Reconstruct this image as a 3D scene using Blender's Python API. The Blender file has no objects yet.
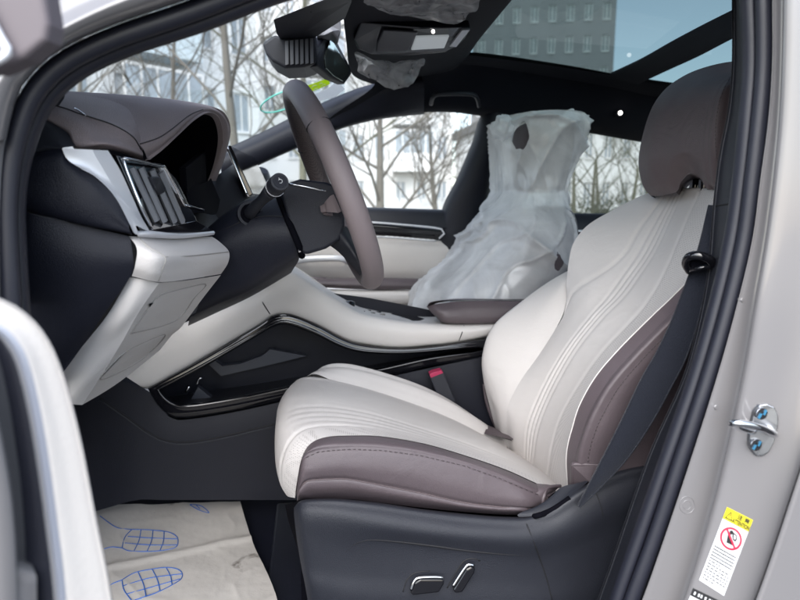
import bpy, bmesh, math, random
from mathutils import Vector, Matrix, noise
from mathutils.bvhtree import BVHTree
R = math.radians
rnd = random.Random(7)
S = bpy.context.scene
COL = S.collection

# ------------------------------------------------------------------ camera
YAW, PITCH, FPX = R(8.0), R(9.4), 604.0
CAM = Vector((0.0, 0.0, 1.15))
fwd = Vector((math.sin(YAW) * math.cos(PITCH), math.cos(YAW) * math.cos(PITCH), -math.sin(PITCH)))
right = Vector((math.cos(YAW), -math.sin(YAW), 0.0))
up = right.cross(fwd)
cd = bpy.data.cameras.new('camera')
cam = bpy.data.objects.new('camera', cd); COL.objects.link(cam)
cam.matrix_world = Matrix(((right.x, up.x, -fwd.x, CAM.x), (right.y, up.y, -fwd.y, CAM.y), (right.z, up.z, -fwd.z, CAM.z), (0, 0, 0, 1)))
cd.sensor_width = 36.0; cd.lens = 36.0 * FPX / 800.0
cd.clip_start = 0.02; cd.clip_end = 2000
cd.dof.use_dof = True; cd.dof.focus_distance = 1.05; cd.dof.aperture_fstop = 5.0
S.camera = cam

# ------------------------------------------------------------------ light
SUN_EL, SUN_AZ = R(44), R(203)          # azimuth from +Y, clockwise
w = bpy.data.worlds.new("World"); S.world = w; w.use_nodes = True
nt = w.node_tree; bg = nt.nodes['Background']
sky = nt.nodes.new('ShaderNodeTexSky'); sky.sky_type = 'NISHITA'; sky.sun_disc = False
sky.sun_elevation = SUN_EL; sky.sun_rotation = SUN_AZ
sky.air_density = 1.0; sky.dust_density = 1.5; sky.ozone_density = 1.0
hs = nt.nodes.new('ShaderNodeHueSaturation'); hs.inputs['Saturation'].default_value = 0.62; hs.inputs['Value'].default_value = 1.15   # thin overcast
nt.links.new(sky.outputs[0], hs.inputs['Color']); nt.links.new(hs.outputs[0], bg.inputs[0]); bg.inputs[1].default_value = 0.15
sd = bpy.data.lights.new('sun', 'SUN'); sd.energy = 1.25; sd.angle = R(70); sd.color = (1.0, 0.995, 0.985)
so = bpy.data.objects.new('sun', sd); COL.objects.link(so)
tosun = Vector((math.sin(SUN_AZ) * math.cos(SUN_EL), math.cos(SUN_AZ) * math.cos(SUN_EL), math.sin(SUN_EL)))
so.rotation_euler = tosun.to_track_quat('Z', 'Y').to_euler()
S.view_settings.view_transform = 'Standard'; S.view_settings.look = 'None'
S.view_settings.gamma = 1.0; S.view_settings.use_curve_mapping = False
S.view_settings.exposure = 1.52
S.render.engine = 'CYCLES'
S.cycles.use_denoising = True
S.cycles.max_bounces = 10; S.cycles.diffuse_bounces = 5; S.cycles.glossy_bounces = 4
S.cycles.transparent_max_bounces = 24; S.cycles.transmission_bounces = 6
S.cycles.caustics_reflective = False; S.cycles.caustics_refractive = False
S.cycles.sample_clamp_indirect = 6.0

# ------------------------------------------------------------------ pixel -> world (traced outlines at their own depth)
def ray(x, y):
    return (fwd + right * ((x - 400) / FPX) + up * ((300 - y) / FPX))
def P(x, y, Y):
    d = ray(x, y); return CAM + d * (Y / d.y)
def PX(x, y, X):
    d = ray(x, y); return CAM + d * (X / d.x)
def PZ(x, y, Z):
    d = ray(x, y); return CAM + d * ((Z - CAM.z) / d.z)
def pts(seq, Y=None):
    out = []
    for p in seq:
        out.append(P(p[0], p[1], p[2] if len(p) > 2 else Y))
    return out
V = Vector

# ------------------------------------------------------------------ materials
MATS = {}
def nodemat(name):
    m = bpy.data.materials.new(name); m.use_nodes = True
    n = m.node_tree; b = n.nodes['Principled BSDF']; MATS[name] = m
    return m, n, b
def texcoord(n, scale=None):
    t = n.nodes.new('ShaderNodeTexCoord'); return t.outputs['Object']
def mat(name, col, rough=0.5, metal=0.0, var=0.06, vscale=6.0, bump=0.0, bscale=400.0, coat=0.0, spec=0.5, rvar=0.08, sheen=0.0, btype='noise', wr=0.0):
    m, n, b = nodemat(name)
    L = n.links.new; tc = texcoord(n)
    b.inputs['Metallic'].default_value = metal
    b.inputs['Specular IOR Level'].default_value = spec
    b.inputs['Coat Weight'].default_value = coat
    b.inputs['Coat Roughness'].default_value = 0.06
    if sheen: b.inputs['Sheen Weight'].default_value = sheen
    nz = n.nodes.new('ShaderNodeTexNoise'); nz.inputs['Scale'].default_value = vscale; nz.inputs['Detail'].default_value = 5
    L(tc, nz.inputs['Vector'])
    mx = n.nodes.new('ShaderNodeMix'); mx.data_type = 'RGBA'
    mx.inputs['A'].default_value = (*[c * (1 - var) for c in col], 1); mx.inputs['B'].default_value = (*[min(1, c * (1 + var)) for c in col], 1)
    L(nz.outputs['Fac'], mx.inputs['Factor']); L(mx.outputs['Result'], b.inputs['Base Color'])
    mr = n.nodes.new('ShaderNodeMapRange'); mr.inputs['To Min'].default_value = max(0.02, rough - rvar); mr.inputs['To Max'].default_value = min(1, rough + rvar)
    L(nz.outputs['Fac'], mr.inputs['Value']); L(mr.outputs[0], b.inputs['Roughness'])
    if bump:
        if btype == 'noise':
            t = n.nodes.new('ShaderNodeTexNoise'); t.inputs['Scale'].default_value = bscale; t.inputs['Detail'].default_value = 3; o = t.outputs['Fac']
        else:
            t = n.nodes.new('ShaderNodeTexVoronoi'); t.inputs['Scale'].default_value = bscale; o = t.outputs['Distance']
        L(tc, t.inputs['Vector'])
        bp = n.nodes.new('ShaderNodeBump'); bp.inputs['Strength'].default_value = bump; bp.inputs['Distance'].default_value = 0.001
        L(o, bp.inputs['Height']); L(bp.outputs[0], b.inputs['Normal'])
        if wr:                                                     # soft creases of stretched hide
            t2 = n.nodes.new('ShaderNodeTexNoise'); t2.inputs['Scale'].default_value = 16; t2.inputs['Detail'].default_value = 6; t2.inputs['Distortion'].default_value = 1.5; L(tc, t2.inputs['Vector'])
            b2 = n.nodes.new('ShaderNodeBump'); b2.inputs['Strength'].default_value = wr; b2.inputs['Distance'].default_value = 0.006
            L(t2.outputs['Fac'], b2.inputs['Height']); L(b2.outputs[0], bp.inputs['Normal'])
    return m
WHITE = mat('cream_leather', (0.61, 0.582, 0.562), 0.46, wr=.14, bump=0.35, bscale=900, btype='voronoi', var=0.04)
BROWN = mat('mauve_brown_leather', (0.088, 0.070, 0.077), 0.45, wr=.25, bump=0.3, bscale=900, btype='voronoi', var=0.07)
HEADB = mat('headrest_leather', (0.098, 0.075, 0.079), 0.5, spec=0.4, wr=.4, bump=0.3, bscale=900, btype='voronoi', var=0.07)
RIMB = mat('steering_leather', (0.20, 0.165, 0.17), 0.5, bump=0.35, bscale=1100, btype='voronoi', var=0.06)
PADB = mat('soft_touch_dash', (0.30, 0.25, 0.255), 0.62, spec=0.25, bump=0.6, bscale=700, btype='voronoi', var=0.07)
WPLAS = mat('cream_plastic', (0.61, 0.586, 0.566), 0.5, bump=0.5, bscale=1100, var=0.03)
DARK = mat('navy_black_plastic', (0.0068, 0.0078, 0.0142), 0.5, spec=0.32, bump=0.6, bscale=850, var=0.2)
DARK2 = mat('charcoal_plastic', (0.0165, 0.018, 0.0245), 0.46, spec=0.42, bump=0.65, bscale=850, var=0.10)
BLACKG = mat('gloss_black', (0.006, 0.006, 0.008), 0.09, coat=0.5, rvar=0.04)
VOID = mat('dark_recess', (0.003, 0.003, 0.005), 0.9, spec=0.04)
RUBBER = mat('weatherstrip_rubber', (0.012, 0.013, 0.021), 0.42, bump=0.2, bscale=1500, var=0.1)
LINING = mat('dark_headlining', (0.008, 0.009, 0.015), 0.9, spec=0.2, bump=0.6, bscale=1500, sheen=0.1)
CARPET = mat('dark_carpet', (0.005, 0.006, 0.013), 0.95, spec=0.15, bump=0.9, bscale=900, var=0.3)
SILVER = mat('satin_silver', (0.78, 0.79, 0.82), 0.36, metal=0.35, rvar=0.05)
CHROME = mat('bright_chrome', (0.75, 0.76, 0.78), 0.12, metal=1.0, rvar=0.04)
ZINC = mat('zinc_steel', (0.36, 0.37, 0.39), 0.28, metal=1.0, var=0.15, vscale=40)
PAINT = mat('pale_greige_paint', (0.186, 0.180, 0.183), 0.24, coat=0.8, var=0.02, rvar=0.05)
GREY = mat('grey_plastic', (0.17, 0.175, 0.19), 0.4, bump=0.3, bscale=1200)
BELT = mat('belt_webbing', (0.007, 0.009, 0.016), 0.75, spec=0.2, bump=1.0, bscale=500, sheen=0.2, var=0.15)
RED = mat('buckle_red', (0.33, 0.02, 0.07), 0.4)
STITCH = mat('stitch_thread', (0.05, 0.04, 0.042), 0.7)
SEAMW = mat('cream_seam', (0.34, 0.32, 0.30), 0.7)
SEAMD = mat('dark_gap', (0.006, 0.006, 0.008), 0.7)
PERFOR = None
def perforated(name, col, hole, scale=300.0, r=0.33):
    m, n, b = nodemat(name); L = n.links.new; tc = texcoord(n)
    v = n.nodes.new('ShaderNodeTexVoronoi'); v.inputs['Scale'].default_value = scale; v.inputs['Randomness'].default_value = 0.15
    L(tc, v.inputs['Vector'])
    cr = n.nodes.new('ShaderNodeValToRGB'); cr.color_ramp.elements[0].position = r - 0.08; cr.color_ramp.elements[1].position = r + 0.08
    cr.color_ramp.elements[0].color = (*hole, 1); cr.color_ramp.elements[1].color = (*col, 1)
    L(v.outputs['Distance'], cr.inputs[0]); L(cr.outputs[0], b.inputs['Base Color'])
    bp = n.nodes.new('ShaderNodeBump'); bp.inputs['Strength'].default_value = 0.5; bp.inputs['Distance'].default_value = 0.001
    L(cr.outputs[0], bp.inputs['Height']); L(bp.outputs[0], b.inputs['Normal'])
    b.inputs['Roughness'].default_value = 0.5
    return m
PERF = perforated('perforated_cream', (0.61, 0.582, 0.562), (0.22, 0.20, 0.19), 330, 0.26)
PERFB = perforated('perforated_brown', (0.10, 0.08, 0.082), (0.012, 0.01, 0.01), 420, 0.34)
def glass(name, tint, gloss=0.12, rough=0.02):
    m = bpy.data.materials.new(name); m.use_nodes = True; n = m.node_tree; n.nodes.clear(); L = n.links.new
    o = n.nodes.new('ShaderNodeOutputMaterial'); t = n.nodes.new('ShaderNodeBsdfTransparent'); g = n.nodes.new('ShaderNodeBsdfGlossy')
    t.inputs[0].default_value = (*tint, 1); g.inputs[0].default_value = (1, 1, 1, 1); g.inputs['Roughness'].default_value = rough
    f = n.nodes.new('ShaderNodeFresnel'); f.inputs[0].default_value = 1.45
    mu = n.nodes.new('ShaderNodeMath'); mu.operation = 'MULTIPLY'; mu.inputs[1].default_value = gloss * 8
    L(f.outputs[0], mu.inputs[0]); mu.use_clamp = True
    x = n.nodes.new('ShaderNodeMixShader'); L(mu.outputs[0], x.inputs[0]); L(t.outputs[0], x.inputs[1]); L(g.outputs[0], x.inputs[2])
    L(x.outputs[0], o.inputs[0]); MATS[name] = m; return m
CLEAR = glass('clear_glass', (0.93, 0.96, 0.95), 0.02)
TINT = glass('tinted_roof_glass', (0.15, 0.20, 0.20), 0.008)
PRIV = glass('privacy_glass', (0.38, 0.41, 0.40), 0.03)
MIRG = mat('mirror_glass', (0.30, 0.36, 0.34), 0.08, metal=0.9)
def film(name, trans, white, rough, nscale, bump, gl=0.15):
    m = bpy.data.materials.new(name); m.use_nodes = True; n = m.node_tree; n.nodes.clear(); L = n.links.new
    o = n.nodes.new('ShaderNodeOutputMaterial'); t = n.nodes.new('ShaderNodeBsdfTransparent'); t.inputs[0].default_value = (0.95, 0.97, 1, 1)
    d = n.nodes.new('ShaderNodeBsdfDiffuse'); d.inputs[0].default_value = (*white, 1)
    tl = n.nodes.new('ShaderNodeBsdfTranslucent'); tl.inputs[0].default_value = (*white, 1)
    g = n.nodes.new('ShaderNodeBsdfGlossy'); g.inputs['Roughness'].default_value = rough
    tc = n.nodes.new('ShaderNodeTexCoord'); nz = n.nodes.new('ShaderNodeTexNoise'); nz.inputs['Scale'].default_value = nscale; nz.inputs['Detail'].default_value = 6
    nz.inputs['Distortion'].default_value = 0.8
    L(tc.outputs['Object'], nz.inputs['Vector'])
    bp = n.nodes.new('ShaderNodeBump'); bp.inputs['Strength'].default_value = bump; bp.inputs['Distance'].default_value = 0.02
    L(nz.outputs['Fac'], bp.inputs['Height'])
    for q in (d, tl, g): L(bp.outputs[0], q.inputs['Normal'])
    a = n.nodes.new('ShaderNodeMixShader'); a.inputs[0].default_value = 0.4; L(d.outputs[0], a.inputs[1]); L(tl.outputs[0], a.inputs[2])
    b2 = n.nodes.new('ShaderNodeMixShader'); b2.inputs[0].default_value = gl; L(a.outputs[0], b2.inputs[1]); L(g.outputs[0], b2.inputs[2])
    mr = n.nodes.new('ShaderNodeMapRange'); mr.inputs['From Min'].default_value = 0.3; mr.inputs['From Max'].default_value = 0.7
    mr.inputs['To Min'].default_value = max(0.0, 1 - trans - 0.14); mr.inputs['To Max'].default_value = min(1.0, 1 - trans + 0.14); L(nz.outputs['Fac'], mr.inputs['Value'])
    c = n.nodes.new('ShaderNodeMixShader'); L(mr.outputs[0], c.inputs[0]); L(t.outputs[0], c.inputs[1]); L(b2.outputs[0], c.inputs[2])
    L(c.outputs[0], o.inputs[0]); MATS[name] = m; return m
MILKY = film('milky_seat_film', 0.34, (0.97, 0.97, 0.965), 0.25, 9, 0.25, 0.09)
CLING = film('clear_crumpled_film', 0.58, (0.97, 0.97, 0.98), 0.15, 30, 0.3, 0.25)
def emis(name, col, s):
    m, n, b = nodemat(name); b.inputs['Base Color'].default_value = (*col, 1); b.inputs['Emission Color'].default_value = (*col, 1); b.inputs['Emission Strength'].default_value = s
    nz = n.nodes.new('ShaderNodeTexNoise'); nz.inputs['Scale'].default_value = 30
    return m
LAMP = emis('lit_reading_lamp', (1.0, 0.97, 0.92), 1.6)
LAMP2 = emis('lit_lamp_lens', (0.35, 0.38, 0.40), 0.22)
STW = mat('sticker_white', (0.60, 0.61, 0.62), 0.45, var=0.02)
STY = mat('sticker_yellow', (0.72, 0.62, 0.02), 0.45, var=0.03)
def backlit(name, col):
    m, n, b = nodemat(name); L = n.links.new; n.nodes.remove(b); o = n.nodes['Material Output']
    nz = n.nodes.new('ShaderNodeTexNoise'); nz.inputs['Scale'].default_value = 40
    mx = n.nodes.new('ShaderNodeMix'); mx.data_type = 'RGBA'; mx.inputs['A'].default_value = (*[c * .93 for c in col], 1); mx.inputs['B'].default_value = (*col, 1); L(nz.outputs['Fac'], mx.inputs['Factor'])
    d = n.nodes.new('ShaderNodeBsdfDiffuse'); t = n.nodes.new('ShaderNodeBsdfTranslucent'); x = n.nodes.new('ShaderNodeMixShader'); x.inputs[0].default_value = .6
    for q in (d, t): L(mx.outputs['Result'], q.inputs[0])
    L(d.outputs[0], x.inputs[1]); L(t.outputs[0], x.inputs[2]); L(x.outputs[0], o.inputs[0]); return m
STG = backlit('sticker_lime', (0.66, 0.80, 0.08)); STP = backlit('sticker_paper', (0.8, 0.81, 0.82))
STK = mat('print_black', (0.012, 0.012, 0.014), 0.5)
STR = mat('print_red', (0.62, 0.02, 0.06), 0.5)
TEAL = mat('print_teal', (0.10, 0.50, 0.42), 0.4)
BLUEP = mat('print_blue', (0.03, 0.12, 0.42), 0.6, var=0.3, vscale=60)
BLUEM = mat('paint_mark_blue', (0.05, 0.20, 0.34), 0.4)
PAPER = mat('kraft_paper', (0.50, 0.468, 0.428), 0.75, var=0.20, vscale=5, bump=0.9, bscale=60)
def stain(m, col, scale, lo, hi):
    n = m.node_tree; L = n.links.new; b = n.nodes['Principled BSDF']; src = b.inputs['Base Color'].links[0].from_socket
    nz = n.nodes.new('ShaderNodeTexNoise'); nz.inputs['Scale'].default_value = scale; nz.inputs['Detail'].default_value = 8; nz.inputs['Distortion'].default_value = 1.2
    tc = n.nodes.new('ShaderNodeTexCoord'); L(tc.outputs['Object'], nz.inputs['Vector'])
    mr = n.nodes.new('ShaderNodeMapRange'); mr.inputs['From Min'].default_value = lo; mr.inputs['From Max'].default_value = hi; L(nz.outputs['Fac'], mr.inputs['Value'])
    mx = n.nodes.new('ShaderNodeMix'); mx.data_type = 'RGBA'; L(mr.outputs[0], mx.inputs['Factor']); L(src, mx.inputs['A']); mx.inputs['B'].default_value = (*col, 1); L(mx.outputs['Result'], b.inputs['Base Color'])
stain(PAPER, (0.16, 0.14, 0.12), 11, .64, .74)

# ------------------------------------------------------------------ mesh builder
def cr(p0, p1, p2, p3, t):
    t2, t3 = t * t, t * t * t
    return 0.5 * ((2 * p1) + (p2 - p0) * t + (2 * p0 - 5 * p1 + 4 * p2 - p3) * t2 + (3 * p1 - p0 - 3 * p2 + p3) * t3)
def spline(ps, n, closed=False, uniform=True):
    """n points along a smooth curve through ps, evenly spaced by length"""
    m = len(ps); dense = []
    segs = m if closed else m - 1
    for i in range(segs):
        if closed: a, b, c, d = ps[i - 1], ps[i], ps[(i + 1) % m], ps[(i + 2) % m]
        else: a, b, c, d = ps[max(0, i - 1)], ps[i], ps[i + 1], ps[min(m - 1, i + 2)]
        for k in range(10): dense.append(cr(a, b, c, d, k / 10))
    dense.append(ps[0] if closed else ps[-1])
    L = [0.0]
    for i in range(1, len(dense)): L.append(L[-1] + (dense[i] - dense[i - 1]).length)
    tot = L[-1]; out = []; j = 0
    cnt = n if closed else n - 1
    for i in range(n):
        s = tot * i / max(1, cnt)
        while j < len(L) - 2 and L[j + 1] < s: j += 1
        seg = L[j + 1] - L[j]
        t = 0 if seg < 1e-12 else min(1, (s - L[j]) / seg)
        out.append(dense[j].lerp(dense[j + 1], t))
    return out
class MB:
    def __init__(self): self.v = []; self.f = []; self.mi = []; self.sm = []; self.mats = []
    def m(self, mt):
        if mt not in self.mats: self.mats.append(mt)
        return self.mats.index(mt)
    def face(self, idx, mt, smooth=True):
        self.f.append(idx); self.mi.append(self.m(mt)); self.sm.append(smooth)
    def grid(self, rows, mt, closed_r=False, closed_c=False, smooth=True, matfn=None):
        base = len(self.v); nr, nc = len(rows), len(rows[0])
        for r in rows: self.v.extend(r)
        for i in range(nr if closed_r else nr - 1):
            for j in range(nc if closed_c else nc - 1):
                a, b = base + i * nc + j, base + i * nc + (j + 1) % nc
                c, d = base + ((i + 1) % nr) * nc + (j + 1) % nc, base + ((i + 1) % nr) * nc + j
                self.face((a, b, c, d), matfn(i, j) if matfn else mt, smooth)
    def net(self, curves, mt, n=24, sub=6, disp=None, thick=None, matfn=None, lin=False):
        """skin a smooth sheet through curves (each a list of points); disp(s,t) pushes it along the normal"""
        cs = [spline(c, n) if len(c) > 1 else [c[0]] * n for c in curves]
        m = len(cs); cols = []
        par = []
        for i in range(m - 1):
            for k in range(sub): par.append((i, k / sub))
        par.append((m - 2, 1.0))
        for (i, t) in par:
            a, b, c, d = cs[max(0, i - 1)], cs[i], cs[i + 1], cs[min(m - 1, i + 2)]
            cols.append([b[k].lerp(c[k], t) if lin else cr(a[k], b[k], c[k], d[k], t) for k in range(n)])
        nc = len(cols)
        if disp or thick:
            nrm = []
            for i in range(nc):
                row = []
                for k in range(n):
                    du = cols[min(nc - 1, i + 1)][k] - cols[max(0, i - 1)][k]
                    dv = cols[i][min(n - 1, k + 1)] - cols[i][max(0, k - 1)]
                    q = du.cross(dv)
                    if q.length < 1e-12: q = V((0, -1, 0))
                    q.normalize()
                    if q.dot(cols[i][k] - CAM) > 0: q = -q
                    row.append(q)
                nrm.append(row)
            if disp:
                for i, (a, t) in enumerate(par):
                    for k in range(n): cols[i][k] = cols[i][k] + nrm[i][k] * disp(a + t, k / (n - 1))
        mf = (lambda i, j: matfn(par[i][0] + par[i][1], j / (n - 1))) if matfn else None
        self.grid(cols, mt, matfn=mf)
        if thick:
            back = [[cols[i][k] - nrm[i][k] * thick for k in range(n)] for i in range(nc)]
            self.grid(back[::-1], mt)
            for A, B in ((cols[0], back[0]), (cols[-1], back[-1]), ([r[0] for r in cols], [r[0] for r in back]), ([r[-1] for r in cols], [r[-1] for r in back])):
                self.grid([A, B], mt)
        return cols
    def tube(self, path, r, mt, n=None, sides=8, smooth=True, cap=True, closed=False, flat=None, upv=None):
        """r: number or list along path; flat=(a,b) elliptic half sizes with upv as first axis"""
        n = n or max(4, len(path) * 4)
        q = spline(path, n, closed) if len(path) > 2 else [path[0].lerp(path[-1], i / (n - 1)) for i in range(n)]
        rows = []; prev = None
        for i in range(n):
            if closed: t = q[(i + 1) % n] - q[i - 1]
            else: t = q[min(n - 1, i + 1)] - q[max(0, i - 1)]
            t = t.normalized() if t.length > 1e-12 else V((0, 0, 1))
            if upv is not None: ref = upv
            elif prev is not None: ref = prev
            else: ref = V((0, 0, 1)) if abs(t.z) < 0.9 else V((1, 0, 0))
            a = (ref - t * ref.dot(t)).normalized(); b = t.cross(a); prev = a
            if callable(r): rr = r(i / max(1, n - 1))
            elif isinstance(r, (list, tuple)):
                f = i / max(1, n - 1) * (len(r) - 1); k = min(len(r) - 2, int(f)); rr = r[k] + (r[k + 1] - r[k]) * (f - k)
            else: rr = r
            fa, fb = flat if flat else (1, 1)
            rows.append([q[i] + a * (math.cos(2 * math.pi * s / sides) * rr * fa) + b * (math.sin(2 * math.pi * s / sides) * rr * fb) for s in range(sides)])
        base = len(self.v)
        self.grid(rows, mt, closed_r=closed, closed_c=True, smooth=smooth)
        if cap and not closed:
            self.face(tuple(base + s for s in range(sides))[::-1], mt, False)
            self.face(tuple(base + (n - 1) * sides + s for s in range(sides)), mt, False)
    def slab(self, outline, dv, mt, side=None, smooth_outline=0, matback=None):
        """extruded outline: front face as given, pushed back by dv"""
        if smooth_outline: outline = spline(outline, smooth_outline, True)
        base = len(self.v); n = len(outline)
        self.v.extend(outline); self.v.extend([p + dv for p in outline])
        self.face(tuple(range(base, base + n)), mt, False)
        self.face(tuple(range(base + 2 * n - 1, base + n - 1, -1)), matback or mt, False)
        for i in range(n):
            j = (i + 1) % n
            self.face((base + i, base + n + i, base + n + j, base + j), side or mt, False)
    def box(self, c, s, mt, rot=None):
        hx, hy, hz = s[0] / 2, s[1] / 2, s[2] / 2; c = V(c)
        o = [V((x, y, z)) for x in (-hx, hx) for y in (-hy, hy) for z in (-hz, hz)]
        if rot is not None: o = [rot @ p for p in o]
        b = len(self.v); self.v.extend([c + p for p in o])
        for f in ((0, 1, 3, 2), (4, 6, 7, 5), (0, 4, 5, 1), (2, 3, 7, 6), (0, 2, 6, 4), (1, 5, 7, 3)): self.face(tuple(b + i for i in f), mt, False)
    def build(self, name, parent=None, bevel=0.0, seg=3, ang=40, wsub=0):
        loc = V((0, 0, 0))
        if parent is not None: loc = ORG[parent.name]
        elif self.v:
            loc = V((sum(p.x for p in self.v) / len(self.v), sum(p.y for p in self.v) / len(self.v), min(p.z for p in self.v)))
        me = bpy.data.meshes.new(name)
        me.from_pydata([tuple(p - loc) for p in self.v], [], self.f)
        for mt in self.mats: me.materials.append(mt)
        me.polygons.foreach_set('material_index', self.mi); me.polygons.foreach_set('use_smooth', self.sm)
        bm = bmesh.new(); bm.from_mesh(me); bmesh.ops.recalc_face_normals(bm, faces=bm.faces); bm.to_mesh(me); bm.free()
        me.update()
        o = bpy.data.objects.new(name, me); COL.objects.link(o)
        if parent is not None: o.parent = parent; ORG[o.name] = loc
        else: o.location = loc; ORG[o.name] = loc
        if bevel:
            b = o.modifiers.new('edge', 'BEVEL'); b.width = bevel; b.segments = seg; b.limit_method = 'ANGLE'; b.angle_limit = R(ang); b.use_clamp_overlap = True
        return o
    def bvh(self): return BVHTree.FromPolygons([tuple(p) for p in self.v], self.f)
ORG = {}
def tag(o, label=None, cat=None, group=None, kind=None):
    if label: o['label'] = label
    if cat: o['category'] = cat
    if group: o['group'] = group
    if kind: o['kind'] = kind
    return o
def thing(name, loc, label, cat, group=None):
    o = bpy.data.objects.new(name, None); COL.objects.link(o); o.location = loc; o.empty_display_size = 0.1
    ORG[o.name] = V(loc); return tag(o, label, cat, group)
def on(bv, x, y, off=0.0008, Y=None):
    d = ray(x, y).normalized(); h = bv.ray_cast(CAM, d, 10)
    if h[0] is None: return P(x, y, Y or 1.0)
    return h[0] - d * off
def rr(x0, y0, x1, y1, r, n=5):
    """rounded rectangle outline in pixel/plane units"""
    o = []
    for cx, cy, a0 in ((x1 - r, y1 - r, 0), (x0 + r, y1 - r, 90), (x0 + r, y0 + r, 180), (x1 - r, y0 + r, 270)):
        for k in range(n + 1):
            a = R(a0 + 90 * k / n); o.append((cx + r * math.cos(a), cy + r * math.sin(a)))
    return o
def gauss(x, c, wd): return math.exp(-((x - c) / wd) ** 2)
def smooth(a, b, x):
    t = max(0, min(1, (x - a) / (b - a))); return t * t * (3 - 2 * t)

# ================================================================== GROUND
def sheet(name, x0, y0, x1, y1, z, mt, n=2):
    b = MB(); b.grid([[V((x0 + (x1 - x0) * i / n, y0 + (y1 - y0) * j / n, z)) for j in range(n + 1)] for i in range(n + 1)], mt, smooth=False)
    return tag(b.build(name), kind='structure')
ASPH = mat('asphalt', (0.055, 0.055, 0.058), 0.85, bump=0.6, bscale=60, var=0.3, vscale=2)
LAWN = mat('winter_lawn', (0.125, 0.12, 0.095), 0.95, bump=0.8, bscale=30, var=0.4, vscale=1.5)
PAVE = mat('pale_paving', (0.42, 0.41, 0.39), 0.85, bump=0.4, bscale=20, var=0.12, vscale=3)
sheet('ground', -600, -300, 600, 900, -0.02, LAWN)
sheet('road', -60, -12, 60, 5.2, 0.0, ASPH)
sheet('pavement', -60, 5.2, 60, 8.0, 0.10, PAVE)
kb = MB(); kb.box((0, 5.15, 0.06), (120, 0.14, 0.13), PAVE); tag(kb.build('kerb', bevel=0.02), kind='structure')

# ================================================================== BUILDINGS
FACW = mat('pale_render', (0.76, 0.765, 0.77), 0.85, bump=0.4, bscale=8, var=0.08, vscale=0.7)
FACG = mat('grey_panel', (0.26, 0.26, 0.27), 0.85, bump=0.4, bscale=8, var=0.12, vscale=0.6)
FACB = mat('cream_panel', (0.72, 0.72, 0.715), 0.85, bump=0.4, bscale=8, var=0.08, vscale=0.6)
BALC = mat('pale_blue_balcony', (0.55, 0.63, 0.68), 0.6, var=0.08)
BALW = mat('white_balcony', (0.78, 0.78, 0.78), 0.6, var=0.06)
WFR = mat('white_window_frame', (0.70, 0.70, 0.70), 0.5)
PANED = mat('dark_pane_glass', (0.16, 0.18, 0.19), 0.2, var=0.4, vscale=0.9)
PANE = mat('window_pane_glass', (0.30, 0.34, 0.38), 0.08, var=0.5, vscale=0.9)
ROOFM = mat('flat_roof_felt', (0.16, 0.16, 0.16), 0.9)
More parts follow.
